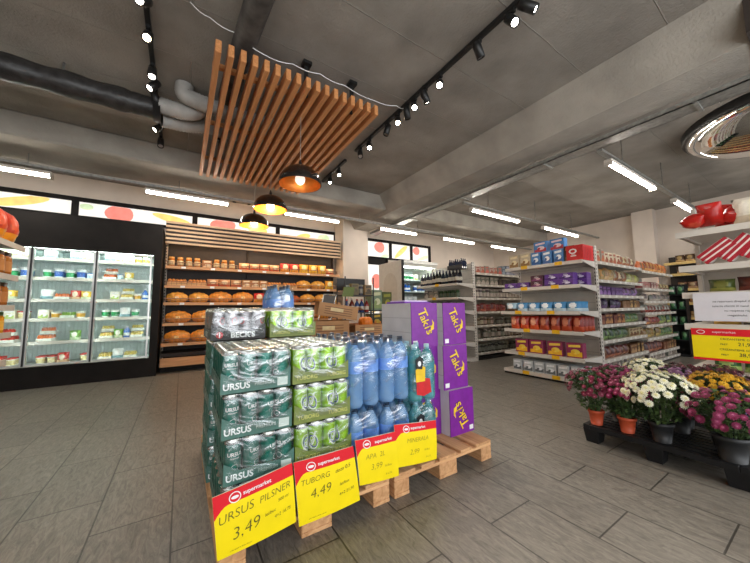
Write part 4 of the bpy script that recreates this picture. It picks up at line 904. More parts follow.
def can_pack(kind):
    lab = {'ursus': 'wrapped pack of dark green beer cans', 'tuborg': 'wrapped pack of bright green beer cans', 'becks': 'wrapped pack of silver and black beer cans'}[kind]
    t = thing('beer_can_pack', lab, 'drinks pack', (0, 0, 0), group='shrink wrapped beer packs on the pallet')
    tc_ = {'ursus': C('4A7066'), 'tuborg': C('76823E'), 'becks': C('241F20')}[kind]; lite = {'ursus': C('C8D2CC'), 'tuborg': C('E0D878'), 'becks': WPRINT}[kind]
    g = MB(); hx, hy, th = PW/2, PD/2, .052
    g.box(-hx, hx, -hy, hy, 0, .004, tc_)
    g.box(-hx, hx, -hy, -hy+.003, .004, th, tc_); g.box(-hx, hx, hy-.003, hy, .004, th, tc_); g.box(-hx, -hx+.003, -hy+.003, hy-.003, .004, th, tc_); g.box(hx-.003, hx, -hy+.003, hy-.003, .004, th, tc_)
    for xx in (-hx, hx-.06):   # raised corners of the tray
        g.add([(xx, -hy-.0002, th), (xx+.06, -hy-.0002, th), (xx+(.0 if xx < 0 else .06), -hy-.0002, th+.035)], [(0, 1, 2)], tc_)
    tr_ = g.build('cardboard_tray', t)
    y = -hy-.0015; q = MB()
    big, small = {'ursus': ('URSUS', 'PREMIUM'), 'tuborg': ('TUBORG', 'TUBORG'), 'becks': ("BECK'S", '')}[kind]
    if kind == 'ursus': ftext(q, big, .036, WPRINT, -.082, .016, y, offset=.001); ftext(q, small, .02, lite, .03, .022, y); q.box(.085, .13, y, y+.001, .008, .044, lite)
    elif kind == 'tuborg': ftext(q, big, .026, lite, -.075, .017, y); ftext(q, small, .026, lite, .075, .017, y)
    else: ftext(q, big, .042, WPRINT, .02, .012, y, offset=.0015); disc(q, -.1, .028, y, .018, .018, C('C01828')); q.box(-.103, -.097, y-.001, y, .014, .042, WPRINT)
    T = Matrix.Rotation(-PI/2, 4, 'Z')
    v, f = tgeo(big, .04)
    q.add([(-hx-.0015, -a, b_+.012) for a, b_, _ in v], f, lite)
    q.build('printed_lettering', tr_)
    for j in range(6):
        for i in range(4): inst(CANS[kind], 'beer_can', t, (-.1065+.071*i, -.1775+.071*j, .0045), random.uniform(-1.0, 1.0) if kind != 'tuborg' else random.uniform(0, 2*PI))
    wrinkly_box(-hx-.004, hx+.004, -hy-.005, hy+.005, 0, PH-.001, .022, FILM, kind).build('shrink_film', t)
    return t
first = {k: can_pack(k) for k in ('ursus', 'tuborg', 'becks')}; used = set()
LN = ['bottom layer', 'second layer', 'third layer', 'top layer']
def place_pack(kind, x, y, z, label, rz=0):
    if kind in used: o = dup(first[kind], (x, y, z), rz, label)
    else: o = first[kind]; o.location = (x, y, z); o.rotation_euler = (0, 0, rz); o['label'] = label; used.add(kind)
    return o
ux = [.30, .309, .297, .288]; tx = [.598, .60, .594, .585]
for k in range(4):
    z = PZ+k*PH
    place_pack('ursus', ux[k], 1.40+PD/2, z, f'wrapped pack of dark green beer cans, front row, {LN[k]}')
    place_pack('tuborg', tx[k], 1.40+PD/2, z, f'wrapped pack of bright green beer cans, front row, {LN[k]}')
    place_pack('ursus', ux[3]-.005, 1.42+PD*1.5+.01, z, f'wrapped pack of dark green beer cans, second row, {LN[k]}')
    place_pack('tuborg', tx[3]-.002, 1.42+PD*1.5+.01, z, f'wrapped pack of bright green beer cans, second row, {LN[k]}')
place_pack('becks', .277, 1.87+PD/2, PZ+4*PH, 'wrapped pack of silver and black beer cans on top of stack', .02)
place_pack('tuborg', .592, 1.87+PD/2, PZ+4*PH, 'bright green beer can pack on top beside the black one')

# ---- water bottle packs
def pet(col, cap, lab, name, sc=1.0):
    m = mat(name, col, rough=.06, var=.05, trans=.62, spec=.6); mb = MB(); r = .047; h = .335
    pr = [(r*.6, 0), (r*.9, .004), (r, .02)]
    for i in range(9): z = .03+i*.0125; pr += [(r*(.965 if i % 2 else 1), z)]
    pr += [(r*.93, .15), (r*.93, .155), (r, .165), (r, .235), (r*.9, .255), (r*.62, .283), (r*.36, .302), (r*.3, .308), (r*.3, .318)]
    mb.lathe(pr, m, 18); mb.lathe([(r*.35, .315), (r*.35, h)], C(cap), 12); mb.lathe([(r*.36, .308), (r*.36, .312)], C(cap), 12)
    mb.lathe([(r*1.006, .168), (r*1.006, .228)], C(lab), 18, cap=False)
    if lab == 'C02020':
        pass
    mb.v = [(a, b_, c*sc) for a, b_, c in mb.v]
    return mb.mesh('water_bottle')
PB = {'blue': pet((.38, .64, .97), '20283A', '6E98DC', 'blue_pet', 1.07), 'teal': pet((.22, .66, .66), '9FC0C8', '3F8A90', 'teal_pet', .98)}
def water_pack(kind):
    t = thing('water_bottle_pack', '', 'drinks pack', group='shrink wrapped water packs')
    for i in range(2):
        for j in range(3): inst(PB[kind], 'water_bottle', t, (-.05+.1*i, -.1+.1*j, .001), random.uniform(0, 1))
    f = wrinkly_box(-.102, .102, -.155, .155, 0, .357 if kind == 'blue' else .327, .07, FILMB, kind+'w', .006); fo = f.build('shrink_film', t)
    if kind == 'teal':
        y = -.1585; q = MB()
        T = lambda p: Vector((p.x, y-.0008*p.y, p.z))
        q.add([(-.085, 0, .05), (-.03, 0, .035), (.03, 0, .05), (.02, 0, .13), (-.085, 0, .15)], [(0, 1, 2, 3, 4)], C('C81E24'), T=T)
        q.add([(-.09, 1, .12), (-.02, 1, .12), (-.015, 1, .2), (-.05, 1, .215), (-.09, 1, .19)], [(0, 1, 2, 3, 4)], C('E8C020'), T=T)
        q.add([(-.09, 2, .2), (-.04, 2, .19), (-.03, 2, .25), (-.06, 2, .27), (-.09, 2, .25)], [(0, 1, 2, 3, 4)], C('15171C'), T=T)
        disc(q, -.062, .225, y-.003, .013, .016, WPRINT); q.build('printed_panel', fo)
    MB().box(-.1, .1, -.15, .15, 0, .0009, FILMB).build('film_base', t)
    return t
WP = {k: water_pack(k) for k in ('blue', 'teal')}; wu = set(); WH = .3595
def place_w(kind, x, y, z, label, rz=0):
    if kind in wu: return dup(WP[kind], (x, y, z), rz, label)
    o = WP[kind]; o.location = (x, y, z); o.rotation_euler = (0, 0, rz); o['label'] = label; wu.add(kind); return o
for k in range(2):
    z = PZ+k*WH; ly = ['lower', 'upper'][k]
    place_w('blue', .850, 1.57, z, f'{ly} blue water bottle pack beside the bright green cans')
    place_w('blue', 1.055, 1.565, z, f'{ly} blue water bottle pack beside the teal one')
    place_w('teal', 1.262, 1.56, PZ+k*.3295, f'{ly} teal water bottle pack with red and yellow print')
    for j in (1,):
        place_w('blue', .850, 1.57+.31*j, z, f'{ly} blue water bottle pack in the second row, left')
        place_w('blue', 1.055, 1.565+.31*j, z, f'{ly} blue water bottle pack in the second row, right')
for k in range(3): place_w('blue', .66, 2.50, PZ+k*WH, f'blue water bottle pack at the back of pallet, {["bottom", "middle", "top"][k]} of three', .0)

# ---- purple snack cases
def takis():
    t = thing('snack_case', '', 'box', group='purple snack cases on the pallet')
    w_, d_, h_ = .238, .375, .306
    m = MB(); PUR = C('7A1E92'); 
    m.box(-w_/2, w_/2, -d_/2, -d_/2+.006, 0, h_, PUR); m.box(-w_/2+.0005, w_/2-.0005, -d_/2+.006, d_/2, 0.0005, h_-.0005, CARD2)
    for z in (.1, .2): m.box(-w_/2-.0006, -w_/2+.001, -d_/2+.01, d_/2-.01, z, z+.002, C('8A8488'))
    m.build('carton', t)
    q = MB(); y = -d_/2-.001; YT = C('F0C828'); DK = C('2A0E3E')
    for (mm, dx, dz, yy, of) in ((DK, .003, -.003, y, .002), (YT, 0, 0, y-.001, .0008)):
        for li, (ch_, sz_) in enumerate((('T', .11), ('a', .088), ('k', .092), ('i', .088), ('s', .095))): ftext(q, ch_, sz_, mm, -.055+.0175*li+dx, .235-.033*li-.01+dz, yy, rot=-1.1, offset=of, shear=.2)
    q.add([(.052, y-.0005, .105), (.084, y-.0005, .12), (.086, y-.0005, .165), (.066, y-.0005, .19), (.072, y-.0005, .155), (.056, y-.0005, .14)], [(0, 1, 2, 3, 4, 5)], YT)
    q.build('logo_print', t); MB().box(-.108, -.07, y-.0005, y+.0005, .015, .045, WPRINT).build('barcode_label', t)
    return t
tk = takis(); tfirst = [True]
def place_t(x, y, z, label, flip=False):
    o = tk if tfirst[0] else dup(tk); tfirst[0] = False
    o.location = (x, y, z); o['label'] = label; o.rotation_euler = (0, 0, random.uniform(-.02, .02))
    for ch_ in o.children:
        if ch_.name.startswith('barcode'): ch_.location.z = .246 if flip else 0
    if flip:
        o.rotation_euler = (0, PI, 0); o.location.z = z+.306
    return o
HB = .3065
lay = ['bottom', 'middle', 'top']
for k, (x, y) in enumerate([(1.705, 1.54), (1.692, 1.57), (1.718, 1.595)]):
    place_t(x, y+.1875, PZ+k*HB, f'purple snack case, {lay[k]} of the front right stack on the pallet', k == 0)
for k in range(3):
    place_t(1.468-.004*k, 1.63+.1875, PZ+k*HB, f'purple snack case, {lay[k]} of the stack beside the teal water')
# loose things on the cases
m = MB(); m.box(-.14, .14, -.1, .1, 0, .012, C('6A2A9A')); m.box(-.12, .12, -.085, .08, .012, .022, C('D8C8E8')); tag(m.build('display_tray', None, (1.50, 1.86, PZ+3*HB), .1), 'flat white and purple tray lying on top of purple cases', 'tray')

# ---- price signs on the pallet fronts
def sign(label, TL, TR, BL, BR, big, small, y=1.355, ink=INK):
    t = thing('price_sign', label, 'sign', (BL[0], y, BL[1]), group='yellow handwritten price signs')
    bx, bz = BL
    def P(u, v, o=0):
        x = (BL[0]*(1-u)+BR[0]*u)*(1-v)+(TL[0]*(1-u)+TR[0]*u)*v-bx
        z = (BL[1]*(1-u)+BR[1]*u)*(1-v)+(TL[1]*(1-u)+TR[1]*u)*v-bz
        return Vector((x, -.006*math.sin(PI*u)-.004*math.sin(PI*v)-o, z))
    def grid(m_, us, vf0, vf1, o, mb, nv=8):
        vs = []; nu = len(us)-1
        for j in range(nv+1):
            for u in us: a, c = vf0(u), vf1(u); vs.append(P(u, a+(c-a)*j/nv, o))
        mb.add(vs, [(j*(nu+1)+i, j*(nu+1)+i+1, (j+1)*(nu+1)+i+1, (j+1)*(nu+1)+i) for j in range(nv) for i in range(nu)], m_, True)
    us = [i/24 for i in range(25)]; base = MB()
    grid(YEL, us, lambda u: 0, lambda u: 1, 0, base); base.add([P(0, 0, -.0015), P(1, 0, -.0015), P(1, 1, -.0015), P(0, 1, -.0015)], [(3, 2, 1, 0)], WPRINT)
    base.build('card', t)
    q = MB(); grid(RED, us, lambda u: .80-.17*max(0, 1-u/.16)**1.6, lambda u: 1, .0012, q, 4)
    ax = Vector((TR[0]-TL[0], TR[1]-TL[1])).length; ay = Vector((TL[0]-BL[0], TL[1]-BL[1])).length
    def T(o): return lambda p: P(p.x/ax, p.z/ay, o)
    ring(q, .075*ax/.3, .875*ay, 0, .022, .020, .0035, WPRINT, T=T(.0022)); disc(q, .075*ax/.3, .875*ay, 0, .014, .006, WPRINT, T=T(.0024))
    ftext(q, 'supermarket', .021, WPRINT, .16, .86*ay, 0, T=T(.0022), offset=.0004)
    q.build('red_header', t)
    k = MB()
    for (s_, x, z, sz, ro) in big: ftext(k, s_, sz, ink, x*ax, z*ay, 0, T=T(.002), rot=ro, offset=-sz*.013, shear=.25)
    for (s_, x, z, sz, ro) in small: ftext(k, s_, sz, ink, x*ax, z*ay, 0, T=T(.002), rot=ro, offset=-sz*.004, shear=.3)
    k.build('handwriting', t)
sign('yellow price sign for dark green beer reading 3,49, leftmost', (.125, .298), (.428, .343), (.149, .066), (.449, .096),
     [('URSUS', .25, .56, .045, .12), ('PILSNER', .74, .62, .036, .08), ('3,49', .35, .24, .062, .1)], [('500 ml', .84, .50, .016, .1), ('lei/buc', .66, .36, .017, .1), ('4+2 16,75', .82, .27, .017, .1), ('pret valabil in limita stocului', .28, .06, .007, 0)], 1.352)
sign('yellow price sign for bright green beer reading 4,49, second from left', (.437, .337), (.731, .336), (.465, .065), (.768, .075),
     [('TUBORG', .3, .62, .034, .05), ('4,49', .36, .38, .058, .06)], [('doza 0,5', .76, .66, .024, .12), ('lei/buc', .76, .42, .02, .1), ('4+2 21,50', .78, .26, .019, .1), ('pret valabil in limita stocului', .28, .06, .007, 0)], 1.360)
sign('yellow price sign with faded writing under the blue water', (.737, .362), (.978, .352), (.763, .146), (1.0, .124),
     [('APA  2L', .42, .55, .034, .03), ('3,99', .42, .3, .04, .03)], [('lei/buc', .72, .3, .017, 0), ('6 x 2 L', .72, .12, .015, 0)], 1.352, INKF)
sign('yellow price sign with faded writing under the teal water, rightmost', (.979, .382), (1.282, .347), (1.0, .159), (1.281, .13),
     [('MINERALA', .5, .55, .034, .02), ('2,99', .4, .26, .04, .02)], [('lei/buc', .72, .3, .017, 0), ('6 x 2 L', .75, .12, .015, 0)], 1.362, INKF)

# ================================================================== PRODUCE CORNER BEHIND THE STACK
OPENW = C('8A5A2A')
def crate(x, y, z, w_, d_, h_, rot, label, m=CARD, name='cardboard_box'):
    t = MB(); th = .006
    t.box(-w_/2, w_/2, -d_/2, d_/2, 0, th, m); t.box(-w_/2, w_/2, -d_/2, -d_/2+th, th, h_, m); t.box(-w_/2, w_/2, d_/2-th, d_/2, th, h_, m); t.box(-w_/2, -w_/2+th, -d_/2+th, d_/2-th, th, h_, m); t.box(w_/2-th, w_/2, -d_/2+th, d_/2-th, th, h_, m)
    for sx in (-1, 1):   # open flaps
        a = .5; t.add([(sx*w_/2, -d_/2, h_), (sx*w_/2, d_/2, h_), (sx*(w_/2+.09*math.cos(a)), d_/2, h_+.09*math.sin(a)*-.4), (sx*(w_/2+.09*math.cos(a)), -d_/2, h_+.09*math.sin(a)*-.4)], [(0, 1, 2, 3)], m)
        t.add([(sx*w_/2, -d_/2, h_+.004), (sx*w_/2, d_/2, h_+.004), (sx*(w_/2+.09*math.cos(a)), d_/2, h_+.004+.09*math.sin(a)*-.4), (sx*(w_/2+.09*math.cos(a)), -d_/2, h_+.004+.09*math.sin(a)*-.4)], [(0, 1, 2, 3)], m)
    for k in range(4): t.box(-w_*.35, w_*.35, -d_/2-.001, -d_/2, h_*.2+k*h_*.17, h_*.2+k*h_*.17+.008, C('6E4520'))
    t.box(-w_*.2, w_*.12, -d_/2-.0012, -d_/2-.0002, h_*.45, h_*.7, C('D8C08A'))
    o = t.build(name, None, (x, y, z)); o.rotation_euler = rot; return tag(o, label, 'box')
tb = thing('produce_table', 'wooden produce table behind the beer and water stacks', 'table', (0, 0, 0))
MB().box(1.3, 2.5, 3.1, 3.9, .64, .68, WOODB, bev=.005).build('tabletop', tb)
for x in (1.33, 2.42):
    for y in (3.13, 3.82): MB().box(x, x+.05, y, y+.05, 0, .64, WOODB).build('leg', tb)
for z in (.3,): MB().box(1.36, 2.44, 3.15, 3.85, z, z+.02, WOODB).build('lower_shelf', tb)
crate(1.47, 3.38, .681, .44, .42, .19, (0, 0, -.22), 'open brown cardboard box with printed sides on produce table, left')
crate(1.56, 3.36, .905, .46, .40, .15, (.0, .16, -.25), 'tilted brown cardboard box on top of the left one')
crate(1.98, 3.36, .681, .4, .36, .13, (0, 0, -.1), 'open brown cardboard box with printed sides on produce table, right')
m = MB(); PUM = C('E07818', rough=.45)
for k in range(9): a = 2*PI*k/9; m.ell((.045*math.cos(a), .045*math.sin(a), .07), (.05, .05, .07), PUM, 8, 8)
m.tube([(0, 0, .12), (.004, 0, .155)], .01, C('5A6A30'), 6); tag(m.build('pumpkin', None, (2.02, 3.40, .76), 0), 'round orange pumpkin in the right cardboard box', 'pumpkin')
rk = thing('display_rack', 'dark rack of drink cans and jars in front of column', 'shelving', (0, 0, 0))
for z in (.3, .62, .95, 1.22): MB().box(2.08, 2.60, 4.1, 4.4, z-.015, z, BLKM).build('shelf', rk)
for x in (2.08, 2.585):
    for y in (4.1, 4.385): MB().box(x, x+.015, y, y+.015, 0, 1.5, BLKM).build('post', rk)
MB().box(2.08, 2.6, 4.392, 4.398, 1.3, 1.5, BLKM).build('top_rail', rk)
row('x', 2.10, 2.58, 4.1, .95, kfix([('t', 'blue', '2A3A78', 'C84A30', .2), ('t', 'dark red', '7A2A20', 'C8C0B0', .2), ('t', 'blue', '2A3A78', 'C84A30', .2)]), 'on the third shelf of the dark display rack', -1, seq=True)
row('x', 2.10, 2.58, 4.1, 1.22, kfix([('j', 'grey', '5A6068', '8A8478', .14), ('c', 'tan', 'A88A58', '6A5A38', .15)]), 'on the top shelf of the dark display rack', -1, seq=True)
row('x', 2.10, 2.58, 4.1, .62, kfix([('c', 'orange', 'C8662A', 'EAC060', .16), ('b', 'brown', '6E4326', 'C9A070', .16)]), 'on the second shelf of the dark display rack', -1)
sg = thing('small_sign', 'green slate sign on a wire stand in front of display rack', 'sign', (2.03, 3.9, .681)); g = MB(); g.tube([(0, 0, 0), (.0, 0, .5)], .006, GALV, 6); g.box(-.08, .08, -.06, .06, 0, .006, GALV); g.build('stand', sg)
MB().add([(-.10, -.004, .50), (.08, -.004, .50), (.11, -.004, .64), (-.07, -.004, .64), (-.10, .004, .50), (.08, .004, .50), (.11, .004, .64), (-.07, .004, .64)], [(0, 1, 2, 3), (4, 7, 6, 5), (0, 4, 5, 1), (1, 5, 6, 2), (2, 6, 7, 3), (3, 7, 4, 0)], C('5A6A20')).build('plate', sg)
sg = thing('small_sign', 'dark slate sign on a leaning frame before the bread rack', 'sign', (1.62, 3.75, .681)); g = MB()
for dx in (-.09, .09): g.tube([(dx-.06, 0, 0), (dx+.06, 0, .52)], .008, GALV, 6)
g.tube([(-.09-.02, 0, .17), (.09-.02, 0, .17)], .007, GALV, 6); g.tube([(-.03, 0, .52), (.15, 0, .52)], .007, GALV, 6); g.tube([(-.06, 0, .36), (.11, 0, .36)], .007, GALV, 6); g.build('frame', sg)
MB().add([(-.055, .002, .37), (.105, .002, .37), (.14, .002, .51), (-.02, .002, .51), (-.055, .01, .37), (.105, .01, .37), (.14, .01, .51), (-.02, .01, .51)], [(0, 1, 2, 3), (4, 7, 6, 5), (0, 4, 5, 1), (1, 5, 6, 2), (2, 6, 7, 3), (3, 7, 4, 0)], C('3A342C')).build('plate', sg)
# stacked green cartons of drinks between the rack and the purple cases
dsx = thing('display_stand', 'dark stand of green and gold cartons left of purple cases', 'display stand', (0, 0, 0))
for z in (.35, .7, .98): MB().box(2.66, 3.15, 4.3, 4.65, z-.02, z, BLKM).build('shelf', dsx)
for x in (2.66, 3.13):
    for y in (4.3, 4.63): MB().box(x, x+.02, y, y+.02, 0, .98, BLKM).build('post', dsx)
row('x', 2.68, 3.12, 4.3, .98, [cart(.22, .2, .34, '6F8268', '8A9A60', 'C8C8A0', 'drink_carton', 'grey green cartons'), cart(.2, .2, .31, '4A5020', 'B8982A', '8A8A30', 'drink_carton', 'olive and gold cartons')], 'on top of the dark display stand', -1, seq=True)
row('x', 2.68, 3.12, 4.3, .70, [cart(.2, .2, .22, '3A3A1E', 'C87A20', 'B8982A', 'drink_carton', 'olive and orange cartons')], 'on the middle shelf of the dark display stand', -1)
row('x', 2.68, 3.12, 4.3, .35, [cart(.2, .2, .24, '3A4A1E', 'C8A020', 'B8982A', 'drink_carton', 'green and gold cartons')], 'on the lower shelf of the dark display stand', -1)
# open chiller
ch = thing('open_chiller', 'white open chiller with lit shelves beyond the purple cases', 'chiller', (0, 0, 0))
CW = mat('chiller_white', (.60, .58, .52), rough=.45, var=.05); CX0, CX1, CY0, CY1 = 3.92, 4.95, 5.05, 5.95
g = MB(); g.box(CX0, CX0+.05, CY0+.03, CY1, 0, 2.04, CW); g.box(CX1-.05, CX1, CY0+.03, CY1, 0, 2.04, CW); g.box(CX0+.05, CX1-.05, CY0+.03, CY1, 1.92, 2.04, CW); g.box(CX0+.05, CX1-.05, CY1-.05, CY1, 0, 1.92, FI); g.box(CX0+.05, CX1-.05, CY0+.1, CY1-.05, 0, .35, CW); g.build('cabinet', ch)
g = MB(); g.box(CX0, CX0+.05, CY0, CY0+.03, 0, 2.04, BLKP); g.box(CX0+.05, CX1, CY0, CY0+.03, 1.98, 2.04, ALU); g.build('front_trim', ch)
m = MB(); n_ = 14; vs = [(CX0-.002, 5.5+.26*math.cos(PI*k/n_), 1.5+.3*math.sin(PI*k/n_)) for k in range(n_+1)]+[(CX0-.002, 5.24, .3), (CX0-.002, 5.76, .3)]; m.add(vs, [list(range(len(vs)))], mat('arch_print', (.54, .50, .43), rough=.5, var=.06)); m.build('arch_print', ch)
MB().box(CX0+.08, CX1-.08, CY0+.1, CY0+.13, 1.895, 1.92, CASEM).build('top_light', ch)
for i, z in enumerate((.55, .85, 1.12, 1.38, 1.64)):
    MB().box(CX0+.05, CX1-.05, CY0+.22, CY1-.05, z-.02, z, FI).build('shelf', ch)
    row('x', CX0+.08, CX1-.08, CY0+.22, z, [[tubA, trD], [trB, bgW], [bgW, trD], [btB, tubB], [tubA, bxW]][i], f'on the {ORD[i]} shelf of the open chiller', -1, fill=.9)

# ================================================================== FLOWERS
fp = thing('plastic_pallet', 'black plastic half pallet under the potted chrysanthemums', 'pallet', (2.58, .355, 0))
FPZ = .125
for y in (0, .35, .70):
    for x in (0, .24, .48):
        m = MB(); m.add([(x+a, y+b_, z) for z, q in ((0, .012), (.095, 0)) for a, b_ in ((q, q), (.12-q, q), (.12-q, .10-q), (q, .10-q))], [(0, 3, 2, 1), (4, 5, 6, 7), (0, 1, 5, 4), (1, 2, 6, 5), (2, 3, 7, 6), (3, 0, 4, 7)], BLKP); m.build('foot', fp)
m = MB(); m.box(0, .6, 0, .04, .09, FPZ, BLKP, bev=.004); m.box(0, .6, .76, .80, .09, FPZ, BLKP, bev=.004); m.box(0, .04, .04, .76, .09, FPZ, BLKP, bev=.004); m.box(.56, .6, .04, .76, .09, FPZ, BLKP, bev=.004)
for k in range(9): m.box(.04+.058*k+.02, .04+.058*k+.055, .04, .76, .105, FPZ, BLKP)
for k in range(4): m.box(.04, .56, .16+.16*k, .19+.16*k, .095, .12, BLKP)
m.build('deck', fp)
LEAFM = [mat('leaf_green', (.075, .13, .035), rough=.55, var=.4, scale=30), mat('leaf_dark', (.035, .07, .022), rough=.6, var=.4, scale=30)]
def bloom(name, outer, inner, center, rows=3, n=13):
    m = MB(); 
    for k in range(rows):
        r = 1-.27*k; zz = .12+.22*k; nn = n-2*k
        for i in range(nn):
            a = 2*PI*i/nn+k*.3; da = PI/nn*.95; up_ = .16-.06*k
            p = lambda rr, aa, z: (rr*math.cos(aa), rr*math.sin(aa), z)
            m.add([p(r*.2, a, zz), p(r*.75, a-da, zz+up_*.4), p(r, a, zz+up_*.2), p(r*.75, a+da, zz+up_*.4)], [(0, 1, 2, 3)], outer if k < 2 else inner, True)
    m.ell((0, 0, .12+.22*rows-.16), (.2, .2, .12), center, 8, 4); return m.mesh(name)
def bm(h, v=.15): return C(h, rough=.6, var=v)
BL = {'white': bloom('bloom', bm('F2EFD8'), bm('EFE9B8'), bm('E6DE9A')), 'purple': bloom('bloom', bm('86204E', .4), bm('9E3A68', .4), bm('B0587E')), 'magenta': bloom('bloom', bm('8A1A48', .3), bm('B0406E', .3), bm('C88AA0')),
      'crimson': bloom('bloom', bm('7A1838', .3), bm('8E2A48', .3), bm('B06A78')), 'yellow': bloom('bloom', bm('D9A21A'), bm('E2B42A'), bm('B8861A')), 'lilac': bloom('bloom', bm('8A5A80', .2), bm('9A6E92', .2), bm('B898A8')), 'burgundy': bloom('bloom', bm('4E1220', .3), bm('5E1A28', .3), bm('7A3A40'))}
def plant(x, y, pot, r, top, kind, n, bs, label, seed, ph=.135, flat=.62, pr=.07):
    """pot: material of the pot; r: crown radius; top: height of crown above the deck"""
    rs = random.Random(seed); t = thing('potted_chrysanthemum', label, 'potted flower', (x, y, FPZ), group='potted chrysanthemums on the black pallet')
    m = MB(); m.lathe([(pr*.72, 0), (pr*.95, ph*.8), (pr*1.06, ph*.82), (pr*1.08, ph), (pr*.98, ph), (pr*.93, ph*.86)], pot, 24); m.lathe([(pr*.93, ph*.86), (.001, ph*.87)], mat('soil', (.03, .02, .012), rough=.95, var=.3), 24, cap=False); m.build('pot', t)
    cz = top-r*flat; f = MB(); 
    for k in range(34):
        a, e = rs.uniform(0, 2*PI), rs.uniform(.1, 1); q = (r*.85*e*math.cos(a), r*.85*e*math.sin(a), cz+r*flat*.7*math.sqrt(max(0, 1-e*e)))
        f.tube([(pr*.4*math.cos(a), pr*.4*math.sin(a), ph*.86), (q[0]*.55, q[1]*.55, (ph+q[2])/2), q], .0028, LEAFM[0], 5)
    for k in range(int(900*(r/.17)**2)):
        a = rs.uniform(0, 2*PI); v = rs.random(); el = rs.uniform(-.75, 1)
        rr = r*(.95-.3*v)*math.sqrt(max(.02, 1-el*el*.9)) if el > 0 else r*(.95-.3*v)*(1+el*.62)
        z = cz+(r*flat*.9*el if el > 0 else (cz-ph*1.02)*el*1.25)
        z = max(z, ph*.95); c = Vector((rr*math.cos(a), rr*math.sin(a), z)); L_ = rs.uniform(.018, .034)
        d_ = Vector((math.cos(a)+rs.uniform(-.7, .7), math.sin(a)+rs.uniform(-.7, .7), rs.uniform(-.5, .7))).normalized(); s_ = d_.cross(Vector((rs.uniform(-.3, .3), rs.uniform(-.3, .3), 1))).normalized(); nn = s_.cross(d_)
        w_ = L_*.38
        f.add([c-d_*L_*.5, c-d_*L_*.1+s_*w_+nn*.003, c+d_*L_*.15+s_*w_*.55, c+d_*L_*.3+s_*w_*.7, c+d_*L_*.6, c+d_*L_*.3-s_*w_*.7, c+d_*L_*.15-s_*w_*.55, c-d_*L_*.1-s_*w_+nn*.003], [(0, 1, 2, 3, 4), (0, 4, 5, 6, 7)], LEAFM[rs.random() < .5], False)
    f.build('foliage', t)
    pts = []; tries = 0
    while len(pts) < n and tries < 9000:
        tries += 1; a = rs.uniform(0, 2*PI); el = rs.uniform(-.38, 1)**1 if kind in ('white', 'purple', 'crimson') else rs.uniform(-.15, 1)
        rr = r*math.sqrt(max(0, 1-el*el)) if el > 0 else r*(1+el*.35); c = Vector((rr*math.cos(a), rr*math.sin(a), cz+r*flat*el))
        if all((c-p).length > bs*1.25 for p, _ in pts) or tries > 5000: pts.append((c, Vector((c.x, c.y, (c.z-cz)*1.6+.25*r))))
    for c, nr in pts:
        s_ = bs*rs.uniform(.8, 1.3); o = inst(BL[kind], 'bloom', t, c+Vector((rs.uniform(-1, 1), rs.uniform(-1, 1), rs.uniform(-1, 1)))*.006, sc=(s_, s_, s_))
        o.rotation_euler = (nr+Vector((rs.uniform(-1, 1), rs.uniform(-1, 1), rs.uniform(-.3, 1)))*r*.3).to_track_quat('Z', 'Y').to_euler()
TERRA = C('C2502E', rough=.55); DPOT = mat('dark_pot', (.017, .018, .020), rough=.5, var=.15)
plant(2.65, 1.09, TERRA, .185, .40, 'crimson', 95, .019, 'dark red chrysanthemum in terracotta pot at the left front corner', 1, ph=.105, pr=.050)
plant(2.655, .905, TERRA, .16, .37, 'magenta', 85, .020, 'pinkish purple chrysanthemum in the second terracotta pot', 2, ph=.105, pr=.052)
plant(2.66, .725, DPOT, .20, .435, 'white', 98, .024, 'large white chrysanthemum in dark pot at the front', 3, ph=.125, pr=.062)
plant(2.66, .425, DPOT, .20, .385, 'purple', 100, .022, 'purple chrysanthemum in a large dark pot, front right', 4, ph=.14, pr=.075)
plant(2.86, 1.02, DPOT, .15, .41, 'purple', 80, .020, 'purple chrysanthemum behind the two terracotta pots', 5, pr=.058)
plant(3.04, .88, DPOT, .13, .46, 'white', 60, .021, 'small white chrysanthemum in the back row', 6, pr=.058)
plant(2.96, .70, DPOT, .15, .43, 'lilac', 80, .020, 'lilac chrysanthemum behind the large white one', 7, pr=.058)
plant(2.90, .50, DPOT, .17, .435, 'yellow', 95, .020, 'yellow chrysanthemum behind the front purple one', 8, pr=.06)
plant(3.1, .52, DPOT, .14, .455, 'burgundy', 80, .020, 'burgundy chrysanthemum at the back right of pallet', 9, pr=.058)
plant(3.09, .70, DPOT, .13, .44, 'burgundy', 60, .020, 'burgundy chrysanthemum in the middle of the back row', 10, pr=.05)

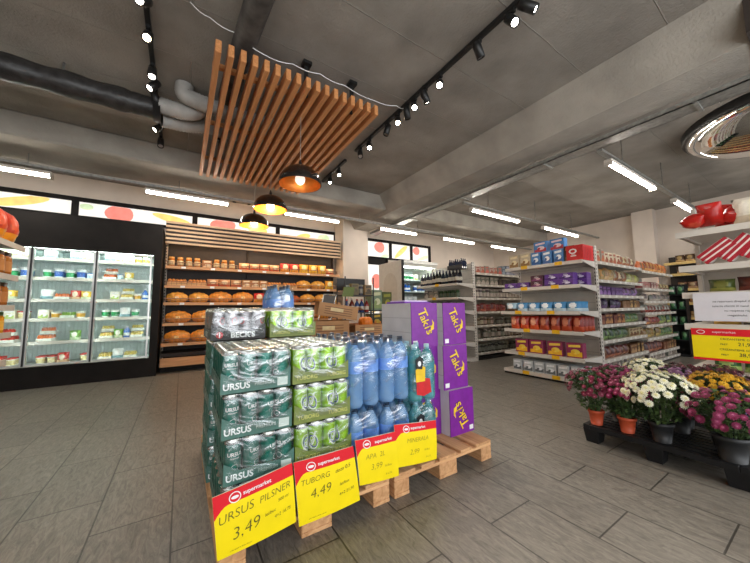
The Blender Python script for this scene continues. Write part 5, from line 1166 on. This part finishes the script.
# ------------------------------------------------------------------ labels: say which one of a short row
import re as _re
PL = [('loaves', 'loaf'), ('boxes', 'box')]+[(w_+'s', w_) for w_ in ('bag', 'jar', 'tub', 'tray', 'carton', 'bottle', 'pack')]
WORDS = ['first', 'second', 'third', 'fourth', 'fifth', 'sixth', 'seventh', 'eighth', 'ninth', 'tenth', 'eleventh', 'twelfth', 'thirteenth', 'fourteenth', 'fifteenth', 'sixteenth']
fam = {}
for o in COL.objects:
    if o.parent or 'label' not in o or o.get('kind'): continue
    if str(o.get('group', '')).startswith('goods '): fam.setdefault(o['label'], []).append(o)
bpy.context.view_layer.update()
for lab, os_ in fam.items():
    sg_ = lab
    for a, b_ in PL:
        m2 = _re.search(r'\b'+a+r'\b', sg_)
        if m2 and m2.start() < sg_.find(' on ' if ' on ' in sg_ else ' behind ' if ' behind ' in sg_ else ' at '): sg_ = sg_[:m2.start()]+b_+sg_[m2.end():]; break
    if len(os_) == 1: os_[0]['label'] = ' '.join(sg_.split()[:16]); continue
    ang = lambda o: math.atan2(o.location.x, o.location.y)
    os_.sort(key=ang)
    # items standing right behind another one keep the shared wording
    xs_ = max(o.location.x for o in os_)-min(o.location.x for o in os_); ys_ = max(o.location.y for o in os_)-min(o.location.y for o in os_)
    dep = (lambda o: o.location.y) if xs_ > ys_ else (lambda o: abs(o.location.x))
    near = min(dep(o) for o in os_); fr_ = [o for o in os_ if dep(o) < near+.045]; bk = [o for o in os_ if o not in fr_]
    for lst, pre in ((fr_, ''), (bk, 'back ')):
        if len(lst) == 1 and not pre: lst[0]['label'] = sg_ if len(sg_.split()) <= 16 else ' '.join(sg_.replace('the ', '').split()[:16]); continue
        for k, o in enumerate(lst):
            if len(lst) > 16: o['label'] = ' '.join((pre+lab).split()[:16]); continue
            p_ = next((q for q in (' on ', ' behind ', ' at ', ' in ') if q in sg_), ' on '); h_, t_ = sg_.split(p_, 1)
            l_ = f'{WORDS[k]} {pre}{h_} from left{p_}{t_}'
            while len(l_.split()) > 16 and 'the ' in l_: l_ = l_[::-1].replace('the '[::-1], '', 1)[::-1]
            o['label'] = ' '.join(l_.split()[:16])
